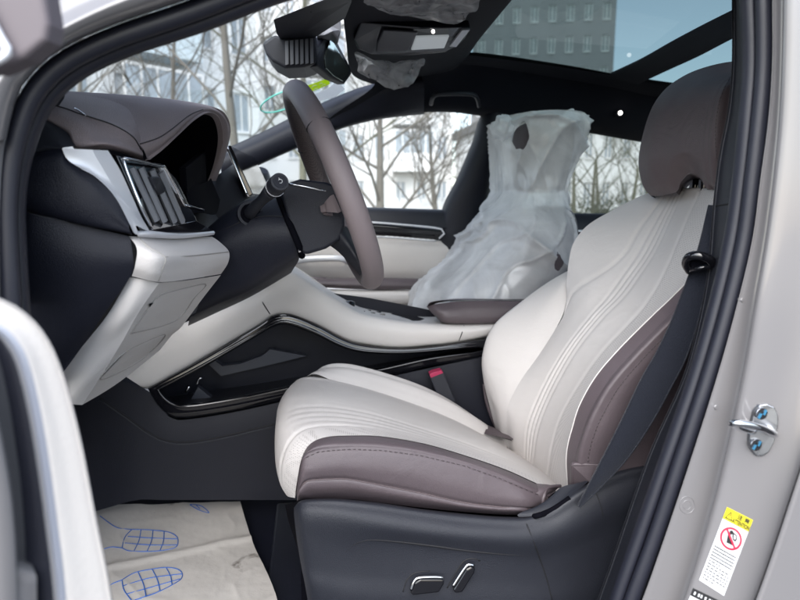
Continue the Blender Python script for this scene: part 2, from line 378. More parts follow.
def building(name, a, b, depth, z0, storeys, sh, bays, wall, label, balcony=(), bmat=BALC, ww=0.5, wh=0.52, skip=(), pane=None):
    pane = pane or PANE
    a = V((a[0], a[1], 0)); b = V((b[0], b[1], 0)); L = (b - a).length; u = (b - a).normalized(); n = V((u.y, -u.x, 0))
    if n.dot(CAM - a) < 0: n = -n
    def T(s, d, z): return a + u * s - n * d + V((0, 0, z0 + z))
    root = thing(name, tuple(a + V((0, 0, z0))), label, 'building')
    W = MB(); bw = L / bays; H = storeys * sh
    first = None; fw, fh = bw * ww, sh * wh
    fr = MB(); pn = MB()
    def q(bb, p, mt): k = len(bb.v); bb.v.extend(p); bb.face((k, k + 1, k + 2, k + 3), mt, False)
    for i in range(bays):
        for j in range(storeys):
            s0, z0_ = i * bw, j * sh
            s1, s2 = s0 + (bw - fw) / 2, s0 + (bw + fw) / 2; z1 = z0_ + sh * 0.30; z2 = z1 + fh
            for (sa, sb, za, zb) in ((s0, s0 + bw, z0_, z1), (s0, s0 + bw, z2, z0_ + sh), (s0, s1, z1, z2), (s2, s0 + bw, z1, z2)):
                q(W, [T(sa, 0, za), T(sb, 0, za), T(sb, 0, zb), T(sa, 0, zb)], wall)
            for (p0, p1) in (((s1, z1), (s2, z1)), ((s2, z1), (s2, z2)), ((s2, z2), (s1, z2)), ((s1, z2), (s1, z1))):
                q(W, [T(p0[0], 0, p0[1]), T(p1[0], 0, p1[1]), T(p1[0], 0.22, p1[1]), T(p0[0], 0.22, p0[1])], wall)
            q(W, [T(s1, 0.22, z1), T(s2, 0.22, z1), T(s2, 0.22, z2), T(s1, 0.22, z2)], wall)
    q(W, [T(0, 0, 0), T(0, depth, 0), T(0, depth, H), T(0, 0, H)], wall); q(W, [T(L, 0, 0), T(L, depth, 0), T(L, depth, H), T(L, 0, H)], wall)
    q(W, [T(0, depth, 0), T(L, depth, 0), T(L, depth, H), T(0, depth, H)], wall)
    W.build('wall', root)
    rf = MB(); o = [T(-0.3, -0.3, H), T(L + 0.3, -0.3, H), T(L + 0.3, depth + 0.3, H), T(-0.3, depth + 0.3, H)]
    rf.slab(o, V((0, 0, 0.45)), ROOFM); rf.build('roof', root)
    for i in range(bays):
        for j in range(storeys):
            if (i, j) in skip: continue
            s1 = i * bw + (bw - fw) / 2; z1 = j * sh + sh * 0.30
            if first is None:
                t = 0.07
                def bar(sa, sb, za, zb, d0, d1, mt, B):
                    ps = [T(s1 + ss, d, z1 + zz) for d in (d0, d1) for ss, zz in ((sa, za), (sb, za), (sb, zb), (sa, zb))]
                    k = len(B.v); B.v.extend(ps)
                    for f in ((0, 1, 2, 3), (4, 7, 6, 5), (0, 4, 5, 1), (1, 5, 6, 2), (2, 6, 7, 3), (3, 7, 4, 0)): B.face(tuple(k + x for x in f), mt, False)
                for (x0, x1, y0, y1) in ((0, fw, 0, t), (0, fw, fh - t, fh), (0, t, t, fh - t), (fw - t, fw, t, fh - t), (fw * 0.5 - t / 2, fw * 0.5 + t / 2, t, fh - t)):
                    bar(x0, x1, y0, y1, 0.09, 0.15, WFR, fr)
                bar(0, fw, -0.06, 0, -0.08, 0.15, WFR, fr)
                fo = fr.build('window', root)
                bar(t * .5, fw - t * .5, t * .5, fh - t * .5, 0.115, 0.125, pane, pn)
                po = MB.build(pn, 'pane', root); po.parent = fo; po.location = (0, 0, 0)
                first = (fo, po, i, j)
            else:
                fo, po, i0, j0 = first
                c = fo.copy(); COL.objects.link(c); c.location = u * ((i - i0) * bw) + V((0, 0, (j - j0) * sh))
                p = po.copy(); COL.objects.link(p); p.parent = c
    bf = None
    for (i, j, span) in balcony:
        if bf is None:
            B = MB(); s0 = i * bw + 0.08 * bw; s1 = s0 + span * bw - 0.16 * bw; zb = j * sh + 0.05; D = 1.15; t = 0.08
            def bx(sa, sb, da, db, za, zb_, mt, B=B):
                ps = [T(s, d, z) for d in (da, db) for s, z in ((sa, za), (sb, za), (sb, zb_), (sa, zb_))]
                k = len(B.v); B.v.extend(ps)
                for f in ((0, 1, 2, 3), (4, 7, 6, 5), (0, 4, 5, 1), (1, 5, 6, 2), (2, 6, 7, 3), (3, 7, 4, 0)): B.face(tuple(k + x for x in f), mt, False)
            bx(s0, s1, -D, -0.003, zb, zb + 0.14, bmat)
            bx(s0, s1, -D, -D + t, zb + 0.14, zb + 1.15, bmat); bx(s0, s0 + t, -D + t, -0.003, zb + 0.14, zb + 1.15, bmat); bx(s1 - t, s1, -D + t, -0.003, zb + 0.14, zb + 1.15, bmat)
            nb = 5
            for k in range(nb + 1):
                sx = s0 + (s1 - s0 - 0.07) * k / nb; bx(sx, sx + 0.07, -D, -D + 0.06, zb + 1.15, zb + 2.5, WFR)
            bx(s0, s1, -D, -D + 0.06, zb + 2.5, zb + 2.6, WFR); bx(s0 + .02, s1 - .02, -D + 0.02, -D + 0.03, zb + 1.15, zb + 2.5, PANE)
            o0 = B.build('balcony', root); bf = (o0, i, j)
        else:
            c = bf[0].copy(); COL.objects.link(c); c.location = u * ((i - bf[1]) * bw) + V((0, 0, (j - bf[2]) * sh))
    return root
def gx(px, D): return P(px, 200, D).x
building('apartment_building', (gx(-60, 19), 19), (gx(262, 27), 27), 12, 0, 5, 3.0, 7, FACW,
         'white rendered apartment block with glazed pale blue balconies beyond the windscreen',
         balcony=[(3, 1, 2), (3, 2, 2), (3, 3, 2), (0, 1, 2), (0, 2, 2), (0, 3, 2)], skip=[(i, j) for i in (0, 1, 3, 4) for j in (1, 2, 3)])
building('apartment_building', (gx(262, 40), 40), (gx(452, 40), 40), 14, 0, 6, 2.9, 9, FACB,
         'cream apartment block with white windows seen through the front passenger window', balcony=[(2, j, 2) for j in (1, 2, 3, 4)] + [(6, j, 2) for j in (1, 2, 3, 4)], bmat=BALW,
         skip=[(i, j) for i in (2, 3, 6, 7) for j in (1, 2, 3, 4)])
building('tower_block', (gx(470, 62), 62), (gx(606, 58), 58), 16, 0, 11, 2.9, 8, FACG,
         'tall grey tower block seen up through the glass roof', ww=0.42, pane=PANED)

building('low_building', (gx(500, 30), 30), (gx(760, 30), 30), 10, 0, 2, 2.5, 14, FACW, 'long low white building behind the thin trees in the rear passenger window', ww=0.45)
# ================================================================== TREES
BARK = mat('bare_bark', (0.125, 0.115, 0.10), 0.9, bump=1.0, bscale=25, var=0.3, vscale=3)
BARK2 = mat('greenish_bark', (0.13, 0.13, 0.095), 0.9, bump=1.0, bscale=25, var=0.3, vscale=3)
def tree(x, y, h, r, seed, label, bark=BARK, lean=(0, 0), fork=0.3, name='bare_tree', nb=(10, 6, 5, 5), spread=0.75):
    g = random.Random(seed)
    root = thing(name, (x, y, 0), label, 'tree', 'bare winter trees')
    tr, crn = MB(), MB()
    base = V((x, y, -0.1)); top = base + V((lean[0], lean[1], h * 0.62))
    mid = base.lerp(top, 0.5) + V((g.uniform(-.1, .1), g.uniform(-.1, .1), 0))
    trunk = [base, base.lerp(mid, .5) + V((g.uniform(-.04, .04), 0, 0)), mid, top]
    tr.tube(trunk, [r * 1.35, r, r * .85, r * .6, r * .35], bark, n=14, sides=9)
    def br(p, d, L, rad, lev):
        k = 5; pp = [p]; dd = d.normalized()
        for i in range(k):
            dd = (dd + V((g.uniform(-1, 1), g.uniform(-1, 1), g.uniform(-.6, .9))) * (0.16 + .05 * lev)).normalized()
            pp.append(pp[-1] + dd * (L / k))
        crn.tube(pp, [rad, rad * .7, rad * .35], bark, n=k + 2, sides=7 if lev == 0 else (5 if lev == 1 else 3), cap=False)
        if lev + 1 >= len(nb): return
        for c in range(nb[lev + 1]):
            t = g.uniform(0.25, 1.0); i = min(k - 1, int(t * k)); q = pp[i].lerp(pp[i + 1], t * k - i)
            ax = V((g.uniform(-1, 1), g.uniform(-1, 1), g.uniform(-.2, .9))).normalized()
            br(q, (dd * (1 - spread * .6) + ax * spread).normalized(), L * g.uniform(.38, .62), rad * (0.52 - .1 * t), lev + 1)
    sp = spline(trunk, 20)
    for i in range(nb[0]):
        t = fork + (1 - fork) * (i / max(1, nb[0] - 1)); q = sp[min(19, int(t * 19))]
        a = i * 2.4 + g.uniform(-.5, .5)
        d = V((math.cos(a), math.sin(a), g.uniform(.5, 1.3)))
        br(q, d, h * g.uniform(.34, .5) * (1.1 - .4 * t), r * (.47 - .24 * t), 0)
    tr.build('trunk', root); crn.build('crown', root)
    return root
tree(gx(248, 9.0), 9.0, 9.0, .065, 3, 'bare tree with a thick pale trunk beyond the windscreen, beside the cluster hood', lean=(-.3, 0), fork=.35)
tree(gx(300, 12.5), 12.5, 9, .075, 12, 'bare tree rising behind the mirror housing', BARK2, lean=(.2, 0))
tree(gx(172, 14), 14, 8.5, .065, 21, 'slender bare tree in front of the white balconies', lean=(.3, 0))
tree(gx(66, 11), 11, 7, .055, 33, 'small bare tree over the far left of the dashboard', lean=(.5, 0), fork=.2)
tree(gx(377, 8.4), 8.4, 4.6, .062, 48, 'bare low-forked tree centred in the front passenger window', lean=(.05, 0), fork=.30, nb=(10, 6, 5, 5))
tree(gx(446, 14), 14, 4.4, .07, 57, 'bare tree beside the far pillar in the front passenger window', lean=(-.4, 0))
for k, (px, D, h, s, lb) in enumerate(((580, 7.6, 2.7, 61, 'thin bare tree showing just right of the wrapped seat'), (606, 9.0, 3.0, 72, 'greenish bare tree in the middle of the rear passenger window'),
                                       (630, 7.8, 2.7, 83, 'bare tree beside the headrest in the rear passenger window'), (654, 10.0, 3.2, 94, 'bare tree hidden in part behind the brown headrest'),
                                       (593, 12.0, 3.6, 105, 'farther bare tree behind the thicket in the rear passenger window'))):
    tree(gx(px, D), D, h, .04, s, lb, BARK2, fork=.08, nb=(7, 5, 4, 3), lean=(rnd.uniform(-.3, .3), 0))
# thicket shrubs behind the rear window
LEAFM = mat('dull_evergreen_leaf', (0.055, 0.065, 0.035), 0.6, var=0.3, vscale=20)
def shrub(x, y, h, wdt, seed, label):
    g = random.Random(seed); root = thing('shrub', (x, y, 0), label, 'shrub', 'dull green shrubs')
    st, lf = MB(), MB()
    for i in range(14):
        a = g.uniform(0, 6.28); q = V((x + g.uniform(-.2, .2), y + g.uniform(-.2, .2), -.05))
        e = V((x + math.cos(a) * wdt * g.uniform(.2, 1), y + math.sin(a) * wdt * g.uniform(.2, .8), h * g.uniform(.7, 1)))
        m = q.lerp(e, .5) + V((g.uniform(-.15, .15), 0, .1)); st.tube([q, m, e], [.02, .012, .004], BARK2, n=7, sides=4, cap=False)
        for k in range(120):
            t = g.uniform(.25, 1); c = q.lerp(m, t * 2) if t < .5 else m.lerp(e, t * 2 - 1)
            c = c + V((g.gauss(0, .14), g.gauss(0, .14), g.gauss(0, .13)))
            d1 = V((g.uniform(-1, 1), g.uniform(-1, 1), g.uniform(-1, 1))).normalized() * g.uniform(.03, .06); d2 = d1.orthogonal().normalized() * .018
            b0 = len(lf.v); lf.v.extend([c - d1, c + d2, c + d1, c - d2]); lf.face((b0, b0 + 1, b0 + 2, b0 + 3), LEAFM, False)
    st.build('stem', root); lf.build('foliage', root)
for k, (px, D, h, lb) in enumerate(((585, 9.5, .95, 'dull green shrub low behind the wrapped seat in the rear passenger window'), (612, 10.2, 1.15, 'tallest dull green shrub, in the middle of the rear passenger window'),
                                    (640, 9.2, .95, 'dull green shrub beside the brown headrest'))):
    shrub(gx(px, D), D, h, .8, 400 + k, lb)
# low white fence beyond the passenger window
fx0, fx1, FD = gx(338, 15), gx(470, 15), 15
fr = thing('picket_fence', (fx0, FD, 0), 'low white picket fence in front of the cream apartment block', 'fence')
rb = MB(); rb.box(((fx0 + fx1) / 2, FD, .35), (fx1 - fx0, .05, .08), WFR); rb.build('rail', fr); rb = MB(); rb.box(((fx0 + fx1) / 2, FD, 1.05), (fx1 - fx0, .05, .08), WFR); rb.build('rail', fr)
proto = None; npk = 26
for i in range(npk):
    xx = fx0 + (fx1 - fx0) * i / (npk - 1)
    if proto is None:
        b = MB(); b.slab([V((xx - .04, FD - .05, .05)), V((xx + .04, FD - .05, .05)), V((xx + .04, FD - .05, 1.15)), V((xx, FD - .05, 1.22)), V((xx - .04, FD - .05, 1.15))], V((0, .022, 0)), WFR)
        proto = b.build('picket', fr)
    else:
        c = proto.copy(); COL.objects.link(c); c.location = (xx - fx0, 0, 0)
# ================================================================== CAR BODY (shell, pillars, roof, glass, floor)
body = thing('car_body', (0.3, 1.45, 0.2), 'pale greige car body with dark headlining and glass roof around the open doorway', 'car')
YS = [-70, 0, 60, 120, 180, 240, 308, 380, 472, 538, 600, 690]
c0 = [773, 772, 772, 768, 760, 752, 736, 716, 687, 665, 643, 608]
c2 = [787, 786, 785, 782, 776, 768, 756, 743, 722, 704, 684, 652]
c4 = [905, 905, 905, 900, 890, 878, 856, 832, 800, 778, 756, 720]
def col(xs, Y, dx=0): return [P(x + dx, y, Y) for x, y in zip(xs, YS)]
pil = MB()
mid = [(a + b) / 2 for a, b in zip(c2, c4)]
pil.net([col(c0, .70), col(c0, .664), col(c0, .660, 3), col(c2, .655, -1.8), col(c2, .631, 1.8), col(mid, .612), col(c4, .592, -8), col(c4, .590), col(c4, .605, 3), col(c4, .66, 4)], PAINT, n=60, sub=6)
pb = pil.bvh(); pil.build('centre_pillar', body)
# rear door leading edge behind the pillar
rd = MB()
rd.net([col(c4, .70, 3), col(c4, .600, 7), col(c4, .572, 12), col(c4, .565, 30), col(c4, .56, 330)], PAINT, n=30, sub=5)
rdoor = rd.build('rear_door_skin', body)
# rubber door seal all round the doorway: one loop swept along the aperture
seal_l = [(13, 330), (8, 250), (7, 200), (13, 150), (30, 100), (60, 66), (110, 40), (190, 12), (300, -28), (460, -70), (640, -90), (735, -70), (762, -20)]
seal_r = [(764, 0), (764.5, 64), (760, 120), (753, 180), (745, 240), (729, 308), (708, 380), (678, 470), (655, 538), (632, 600), (600, 690)]
sl = MB()
pa = [P(x, y, .675) for x, y in seal_l + seal_r]
sl.tube(pa, 1.0, RUBBER, n=150, sides=14, flat=(.0085, .0105), upv=V((0, 1, 0)))
pa2 = [P(x, y, .690) for x, y in [(23, 330), (18, 250), (17, 200), (24, 155), (42, 108), (72, 76), (122, 50), (200, 24), (300, -12), (460, -52), (640, -70), (722, -50), (745, -14), (748, 0), (750, 64), (746, 120), (740, 180), (731, 240), (715, 308), (694, 380), (665, 462), (641, 530), (618, 595), (590, 680)]]
sl.tube(pa2, 1.0, RUBBER, n=150, sides=14, flat=(.010, .0085), upv=V((0, 1, 0)))
sl.build('door_seal', body)
# front pillar outer skin and roof side, painted
fp = MB()
fo = [(-40, 140), (-12, 80), (22, 42), (60, 20), (110, -4), (190, -34), (300, -70), (460, -105), (640, -120), (760, -95), (800, -60)]
fi = [(5, 140), (18, 92), (42, 63), (68, 45), (112, 25), (190, -2), (300, -40), (460, -80), (640, -98), (745, -78), (775, -30)]
fp.net([[P(x, y, .69) for x, y in fi], [P(x, y, .655) for x, y in fi], [P((x + x2) / 2, (y + y2) / 2, .635) for (x, y), (x2, y2) in zip(fi, fo)], [P(x, y, .64) for x, y in fo],
        [P(x - 20, y - 40, .70) for x, y in fo], [P(x, y - 75, 1.0) for x, y in fo]], PAINT, n=50, sub=5)
fp.build('front_pillar', body)
# painted front wing / door hinge side, left of the aperture
wg = MB()
wg.net([[P(5, 135, .665), P(0, 200, .665), P(0, 300, .665), P(0, 420, .66), P(0, 620, .66)], [P(-30, 135, .64), P(-30, 200, .64), P(-30, 300, .64), P(-30, 420, .64), P(-30, 620, .64)],
        [P(-120, 135, .65), P(-120, 200, .65), P(-120, 300, .65), P(-120, 420, .65), P(-120, 620, .65)]], PAINT, n=14, sub=4, thick=.012)
wg.build('front_wing', body)
# inner pillar trims (driver side)
pt = MB()
ti = [(734, -60), (734, 0), (734, 64), (730, 110), (721, 157), (715, 208), (709, 276), (696, 340), (682, 385), (650, 457), (613, 563), (598, 605), (570, 690)]
to = [(752, -60), (753, 0), (754, 64), (752, 110), (748, 157), (742, 208), (730, 262), (714, 325), (698, 380), (668, 457), (634, 556), (618, 600), (590, 690)]
pt.net([[P(x + 26, y, .95) for x, y in ti], [P(x, y, .79) for x, y in ti], [P(x + 1, y, .775) for x, y in ti], [P((x + x2) / 2, y, .735) for (x, y), (x2, y2) in zip(ti, to)], [P(x, y, .705) for x, y in to], [P(x + 8, y, .70) for x, y in to]], DARK2, n=60, sub=5)
ptb = pt.bvh()
pt.tube([on(ptb, 716, 206, .0005), on(ptb, 728, 204, .0005), on(ptb, 741, 203, .0005)], .0012, SEAMD, n=6, sides=4)
pt.build('pillar_trim', body)
ft = MB()
fi1 = [(22, 300), (16, 220), (18, 180), (26, 140), (42, 104), (70, 72), (120, 45), (187, 22), (250, 0), (340, -34), (470, -60), (640, -66), (740, -46)]
fi2 = [(x - 5, y - 4) for x, y in fi1]
ft.net([[P(x, y, .70) for x, y in fi2], [P(x, y, .72) for x, y in fi1], [P(x + 1, y + 2, .78) for x, y in fi1], [P(x - 2, y - 3, .86) for x, y in fi1]], DARK2, n=60, sub=4)
ft.build('front_pillar_trim', body)
# little sensor cap at the foot of the front pillar
cp = MB(); cp.slab([P(34, 93, .79), P(43, 84, .79), P(44, 90, .79), P(36, 102, .79), P(28, 112, .79), P(25, 108, .79)], V((.005, .05, 0)), DARK2); cp.build('pillar_foot_cap', body, bevel=.002)
# ---- passenger side window surround (one pressed frame: A pillar, rail, pillar between the doors)
YW = 2.17
apl = MB()
apl.net([[P(218, 152, YW), P(262, 132, YW), P(300, 113, YW), P(340, 95, 2.14), P(372, 84, 2.08), P(420, 74, 2.0)],
         [P(220, 160, 2.10), P(264, 141, 2.10), P(302, 122, 2.10), P(342, 103, 2.07), P(376, 92, 2.02), P(424, 84, 1.95)],
         [P(222, 182, 2.12), P(264, 161, 2.12), P(300, 145, 2.12), P(335, 129, 2.11), P(375, 118, 2.10), P(424, 112, 2.1)],
         [P(223, 183, 2.2), P(265, 162, 2.2), P(301, 146, 2.2), P(336, 130, 2.2), P(376, 119, 2.2), P(425, 113, 2.2)]], DARK, n=30, sub=5)
apl.build('windscreen_pillar', body)
rl = MB()
rtop = [(372, 84), (440, 70), (470, 62), (560, 74), (640, 88), (760, 104), (900, 122)]
rbot = [(330, 132), (380, 117), (440, 112), (480, 116), (560, 128), (640, 142), (760, 160), (900, 180)]
rl.net([[P(x, y - 10, 1.93) for x, y in rtop], [P(x, y + 4, 1.99) for x, y in rtop], [P(x, y - 14, 2.08) for x, y in rbot], [P(x, y - 2, 2.14) for x, y in rbot], [P(x, y, 2.20) for x, y in rbot]], LINING, n=40, sub=5)
rl.build('side_rail_lining', body)
bp_ = MB()
l_ = [(486, 108), (479, 124), (474, 142), (458, 180), (443, 212), (430, 278), (420, 340)]
r_ = [(512, 112), (500, 128), (498, 142), (490, 180), (484, 212), (478, 278), (474, 340)]
bp_.net([[P(x - 2, y, 2.22) for x, y in l_], [P(x, y, 2.16) for x, y in l_], [P(x + 6, y, 2.125) for x, y in l_], [P((x + x2) / 2 + 3, y, 2.11) for (x, y), (x2, y2) in zip(l_, r_)], [P(x, y, 2.13) for x, y in r_], [P(x + 4, y, 2.2) for x, y in r_]], DARK, n=30, sub=5)
bp_.build('far_centre_pillar', body)
cpl = MB()
cpl.net([[P(700, 130, 2.16), P(690, 180, 2.16), P(680, 230, 2.16)], [P(760, 130, 2.10), P(760, 180, 2.10), P(760, 230, 2.10)], [P(900, 130, 2.16), P(900, 180, 2.16), P(900, 230, 2.16)]], DARK, n=10, sub=4)
cpl.build('far_rear_pillar', body)
# ---- roof lining: header, far strip, cross bar, near side
hd = MB()
hd.net([[P(330, -60, .95), P(336, -20, 1.06), P(342, 6, 1.2), P(346, 40, 1.42), P(352, 74, 1.7), P(372, 84, 2.02)],
        [P(338, -62, .95), P(346, -22, 1.06), P(356, 0, 1.2), P(366, 30, 1.42), P(378, 66, 1.7), P(400, 82, 2.02)],
        [P(420, -66, .95), P(420, -32, 1.06), P(426, -4, 1.2), P(430, 26, 1.42), P(436, 52, 1.7), P(448, 72, 2.0)],
        [P(545, -70, .97), P(530, -30, 1.08), P(508, -2, 1.22), P(490, 22, 1.44), P(474, 44, 1.7), P(466, 58, 1.93)],
        [P(549, -74, .97), P(534, -36, 1.08), P(512, -8, 1.22), P(494, 16, 1.44), P(478, 38, 1.7), P(470, 52, 1.93)]], LINING, n=30, sub=6)
hd.build('roof_header', body)
fs = MB()
fs.net([[P(458, 55, 1.90), P(468, 55, 1.90), P(540, 64, 1.90), P(618, 76, 1.90), P(655, 84, 1.9), P(760, 100, 1.9)], [P(450, 60, 1.94), P(468, 60, 1.94), P(540, 69, 1.94), P(618, 81, 1.94), P(655, 90, 1.94), P(760, 106, 1.94)],
        [P(444, 70, 2.0), P(470, 66, 2.0), P(540, 76, 2.0), P(618, 90, 2.0), P(655, 97, 2.0), P(760, 112, 2.0)]], LINING, n=24, sub=5)
fs.build('roof_side_lining', body)
xb = MB()
def rbar(fa, ne, wpx):
    return None
xb.net([[P(610, 73, 1.92), P(640, 59, 1.7), P(672, 41, 1.48), P(704, 24, 1.3), P(736, 8, 1.14), P(775, -12, 1.0)],
        [P(613, 77, 1.92), P(643, 63, 1.7), P(676, 46, 1.48), P(708, 30, 1.3), P(740, 14, 1.14), P(779, -6, 1.0)],
        [P(636, 84, 1.92), P(664, 71, 1.7), P(695, 57, 1.48), P(722, 43, 1.3), P(748, 30, 1.14), P(785, 12, 1.0)],
        [P(640, 82, 1.94), P(668, 69, 1.72), P(699, 54, 1.5), P(726, 40, 1.32), P(752, 26, 1.16), P(789, 8, 1.02)]], LINING, n=24, sub=5)
xb.build('roof_crossbar', body)
def gl(name, quad, mt, parent=body, th=.004):
    b = MB(); n = (quad[1] - quad[0]).cross(quad[2] - quad[0]).normalized()
    rows = [[quad[0].lerp(quad[1], t / 6).lerp(quad[3].lerp(quad[2], t / 6), s / 6) for t in range(7)] for s in range(7)]
    b.grid(rows, mt); return b.build(name, parent)
zr = .012
Z = V((0, 0, zr))
gl('roof_glass', [P(450, 59, 1.96) + Z, P(629, 83, 1.96) + Z, P(791, -16, .98) + Z * 5, P(560, -78, .95) + Z * 5], TINT)
gl('rear_roof_glass', [P(629, 83, 1.96) + Z, P(760, 101, 1.96) + Z, P(1010, 20, .98) + Z * 5, P(791, -16, .98) + Z * 5], TINT)
# near-side roof rail and rear roof, out of the frame but shading the cabin
nr = MB()
a1, a2 = P(560, -70, .97), P(1010, 20, .98)
nr.net([[V((a1.x - .5, .72, 1.50)), V((a1.x, .70, 1.545)), V((a2.x, .70, 1.55))], [V((a1.x - .45, .85, 1.56)), V((a1.x, .85, 1.60)), V((a2.x, .85, 1.60))], [V((a1.x - .4, .99, 1.60)), V((a1.x, .99, 1.625)), V((a2.x, .99, 1.62))]], LINING, n=12, sub=4, thick=.02)
nr.net([[V((1.85, .72, 1.52)), V((1.85, 1.45, 1.60)), V((1.85, 2.15, 1.52))], [V((2.2, .75, 1.47)), V((2.2, 1.45, 1.55)), V((2.2, 2.1, 1.47))], [V((2.7, .8, 1.3)), V((2.7, 1.45, 1.35)), V((2.7, 2.05, 1.3))]], LINING, n=12, sub=4, thick=.02)
nr.build('rear_roof_lining', body)
# reading lamp in the far rail
rp = MB(); c = P(620, 113, 2.03)
rp.tube([c + V((0, .03, 0)), c], .010, DARK2, n=3, sides=16); rp.tube([c + V((0, -.001, 0)), c + V((0, -.004, 0))], .0072, LAMP, n=3, sides=16)
rp.build('reading_lamp', body)
# grab handle
gh = MB(); gh.tube([P(431, 104, 2.04), P(433, 97, 1.99), P(440, 94, 1.97), P(470, 94, 1.97), P(477, 98, 1.99), P(479, 106, 2.04)], .007, DARK2, n=20, sides=10); gh.build('grab_handle', body)
# windscreen
WSQ = [P(26, 110, .78), P(222, 152, 2.16), P(372, 82, 2.06), P(329, -72, .98)]
def wsgrid(n=16):
    out = []
    for s in range(n + 1):
        row = []
        for t in range(n + 1):
            u, v_ = t / n, s / n
            p = WSQ[0].lerp(WSQ[1], u).lerp(WSQ[3].lerp(WSQ[2], u), v_)
            row.append(p + V((-.17, 0, .05)) * (1 - (2 * u - 1) ** 2) + V((-.04, 0, .05)) * (1 - (2 * v_ - 1) ** 2) * (1 - (2 * u - 1) ** 4))
        out.append(row)
    return out
wsb = MB(); wsb.grid(wsgrid(), CLEAR); wsv = wsb.bvh(); wsb.build('windscreen', body)
for q_ in ((300, 20), (262, 43), (345, 75), (318, 85), (283, 100)): print('WS hit Y', q_, round(on(wsv, *q_, 0).y, 3))
# cowl / scuttle outside under the windscreen and bonnet
bn = MB()
bn.net([[V((-.50, .75, 1.05)), V((-.52, 1.45, 1.07)), V((-.50, 2.15, 1.05))], [V((-1.0, .75, 1.0)), V((-1.05, 1.45, 1.03)), V((-1.0, 2.15, 1.0))], [V((-1.6, .85, .86)), V((-1.7, 1.45, .88)), V((-1.6, 2.05, .86))]], PAINT, n=16, sub=5, thick=.02)
bn.build('bonnet', body)
# cabin floor, sill, firewall, outer far side below the belt
fl = MB()
fl.grid([[V((-.75 + 3.2 * i / 8, .72 + 1.45 * j / 8, .385)) for j in range(9)] for i in range(9)], CARPET)
fl.grid([[V((-.62, .70 + 1.5 * j / 4, .385 + .75 * i / 4)) for j in range(5)] for i in range(5)], CARPET)
fl.grid([[V((2.4, .70 + 1.5 * j / 4, .385 + 1.1 * i / 4)) for j in range(5)] for i in range(5)], CARPET)
fl.build('cabin_floor', body)
si = MB(); si.box((.9, .68, .36), (3.2, .10, .16), DARK); si.build('door_sill', body, bevel=.02)
us = MB(); us.box((.5, 1.45, .28), (4.2, 1.5, .1), VOID); us.build('underbody', body)
# wheels of the car, out of the frame below
# ---- striker on the centre pillar
def plate(px, thick, mt, b, bv, base=.0):
    o = [on(bv, x, y, base + .0004) for x, y in px]
    nn = V((0, -1, 0)); b.slab([p + nn * thick for p in o], -nn * (thick + .004), mt)
st = MB(); plate([(757.7, 404), (765, 403), (772, 406), (776, 414), (776, 424), (772, 441), (767, 451), (761, 455), (754, 455), (749, 449), (747, 439), (749, 424), (752, 411)], .004, ZINC, st, pb)
sto = st.build('door_striker', body, bevel=.0012)
lp = MB()
q = on(pb, 770, 431, .003); e0 = on(pb, 752, 428, .003)
lp.tube([q + V((0, .002, .0)), q + V((-.004, -.012, .0008)), P(762, 428.5, q.y - .024), P(748, 424.5, q.y - .030), P(736, 423, q.y - .028), P(732, 424, q.y - .022), P(738, 427, q.y - .014), P(752, 431, q.y - .006), e0 + V((.002, .002, 0))], .0042, CHROME, n=40, sides=12)
lo = lp.build('loop', body); lo.parent = sto; lo.location = (0, 0, 0)
for (x, y) in ((760, 413), (754.5, 444)):
    sc = MB(); c = on(pb, x, y, .004)
    sc.tube([c + V((0, .002, 0)), c + V((0, -.0035, 0))], .0072, ZINC, n=3, sides=18)
    sc.tube([c + V((0, -.0036, 0)), c + V((0, -.0042, 0))], .0036, SEAMD, n=3, sides=6)
    for k in range(2): sc.box(c + V((.003 * (1 - 2 * k), -.0040, .002 * (1 - 2 * k))), (.0028, .0012, .0065), BLUEM, Matrix.Rotation(R(25), 3, 'Y'))
    s_ = sc.build('screw', body); s_.parent = sto; s_.location = (0, 0, 0)
# pillar dimple and moulded marks under the paint
dm = MB()
cc = (687, 505)
dm.tube([on(pb, cc[0] + 7.5 * math.cos(R(a)), cc[1] + 8.5 * math.sin(R(a)), .0) for a in range(0, 360, 20)], .0006, PAINT, n=40, sides=6, closed=True)
dm.tube([on(pb, cc[0] + 4 * math.cos(R(a)), cc[1] + 4.6 * math.sin(R(a)), .0) for a in range(0, 360, 20)], .0005, PAINT, n=30, sides=6, closed=True)
dm.build('pressed_ring', body)
for px_, py_, r_ in ((716, 407, 4.0), (742, 300, 3.2)):
    b = MB(); c = on(pb, px_, py_, 0); b.tube([c + V((0, .004, 0)), c + V((0, -.0012, 0)), c + V((0, -.0016, 0))], [r_ * .001, r_ * .00095, r_ * .0006], PAINT, n=4, sides=18); b.build('hole_plug', body)
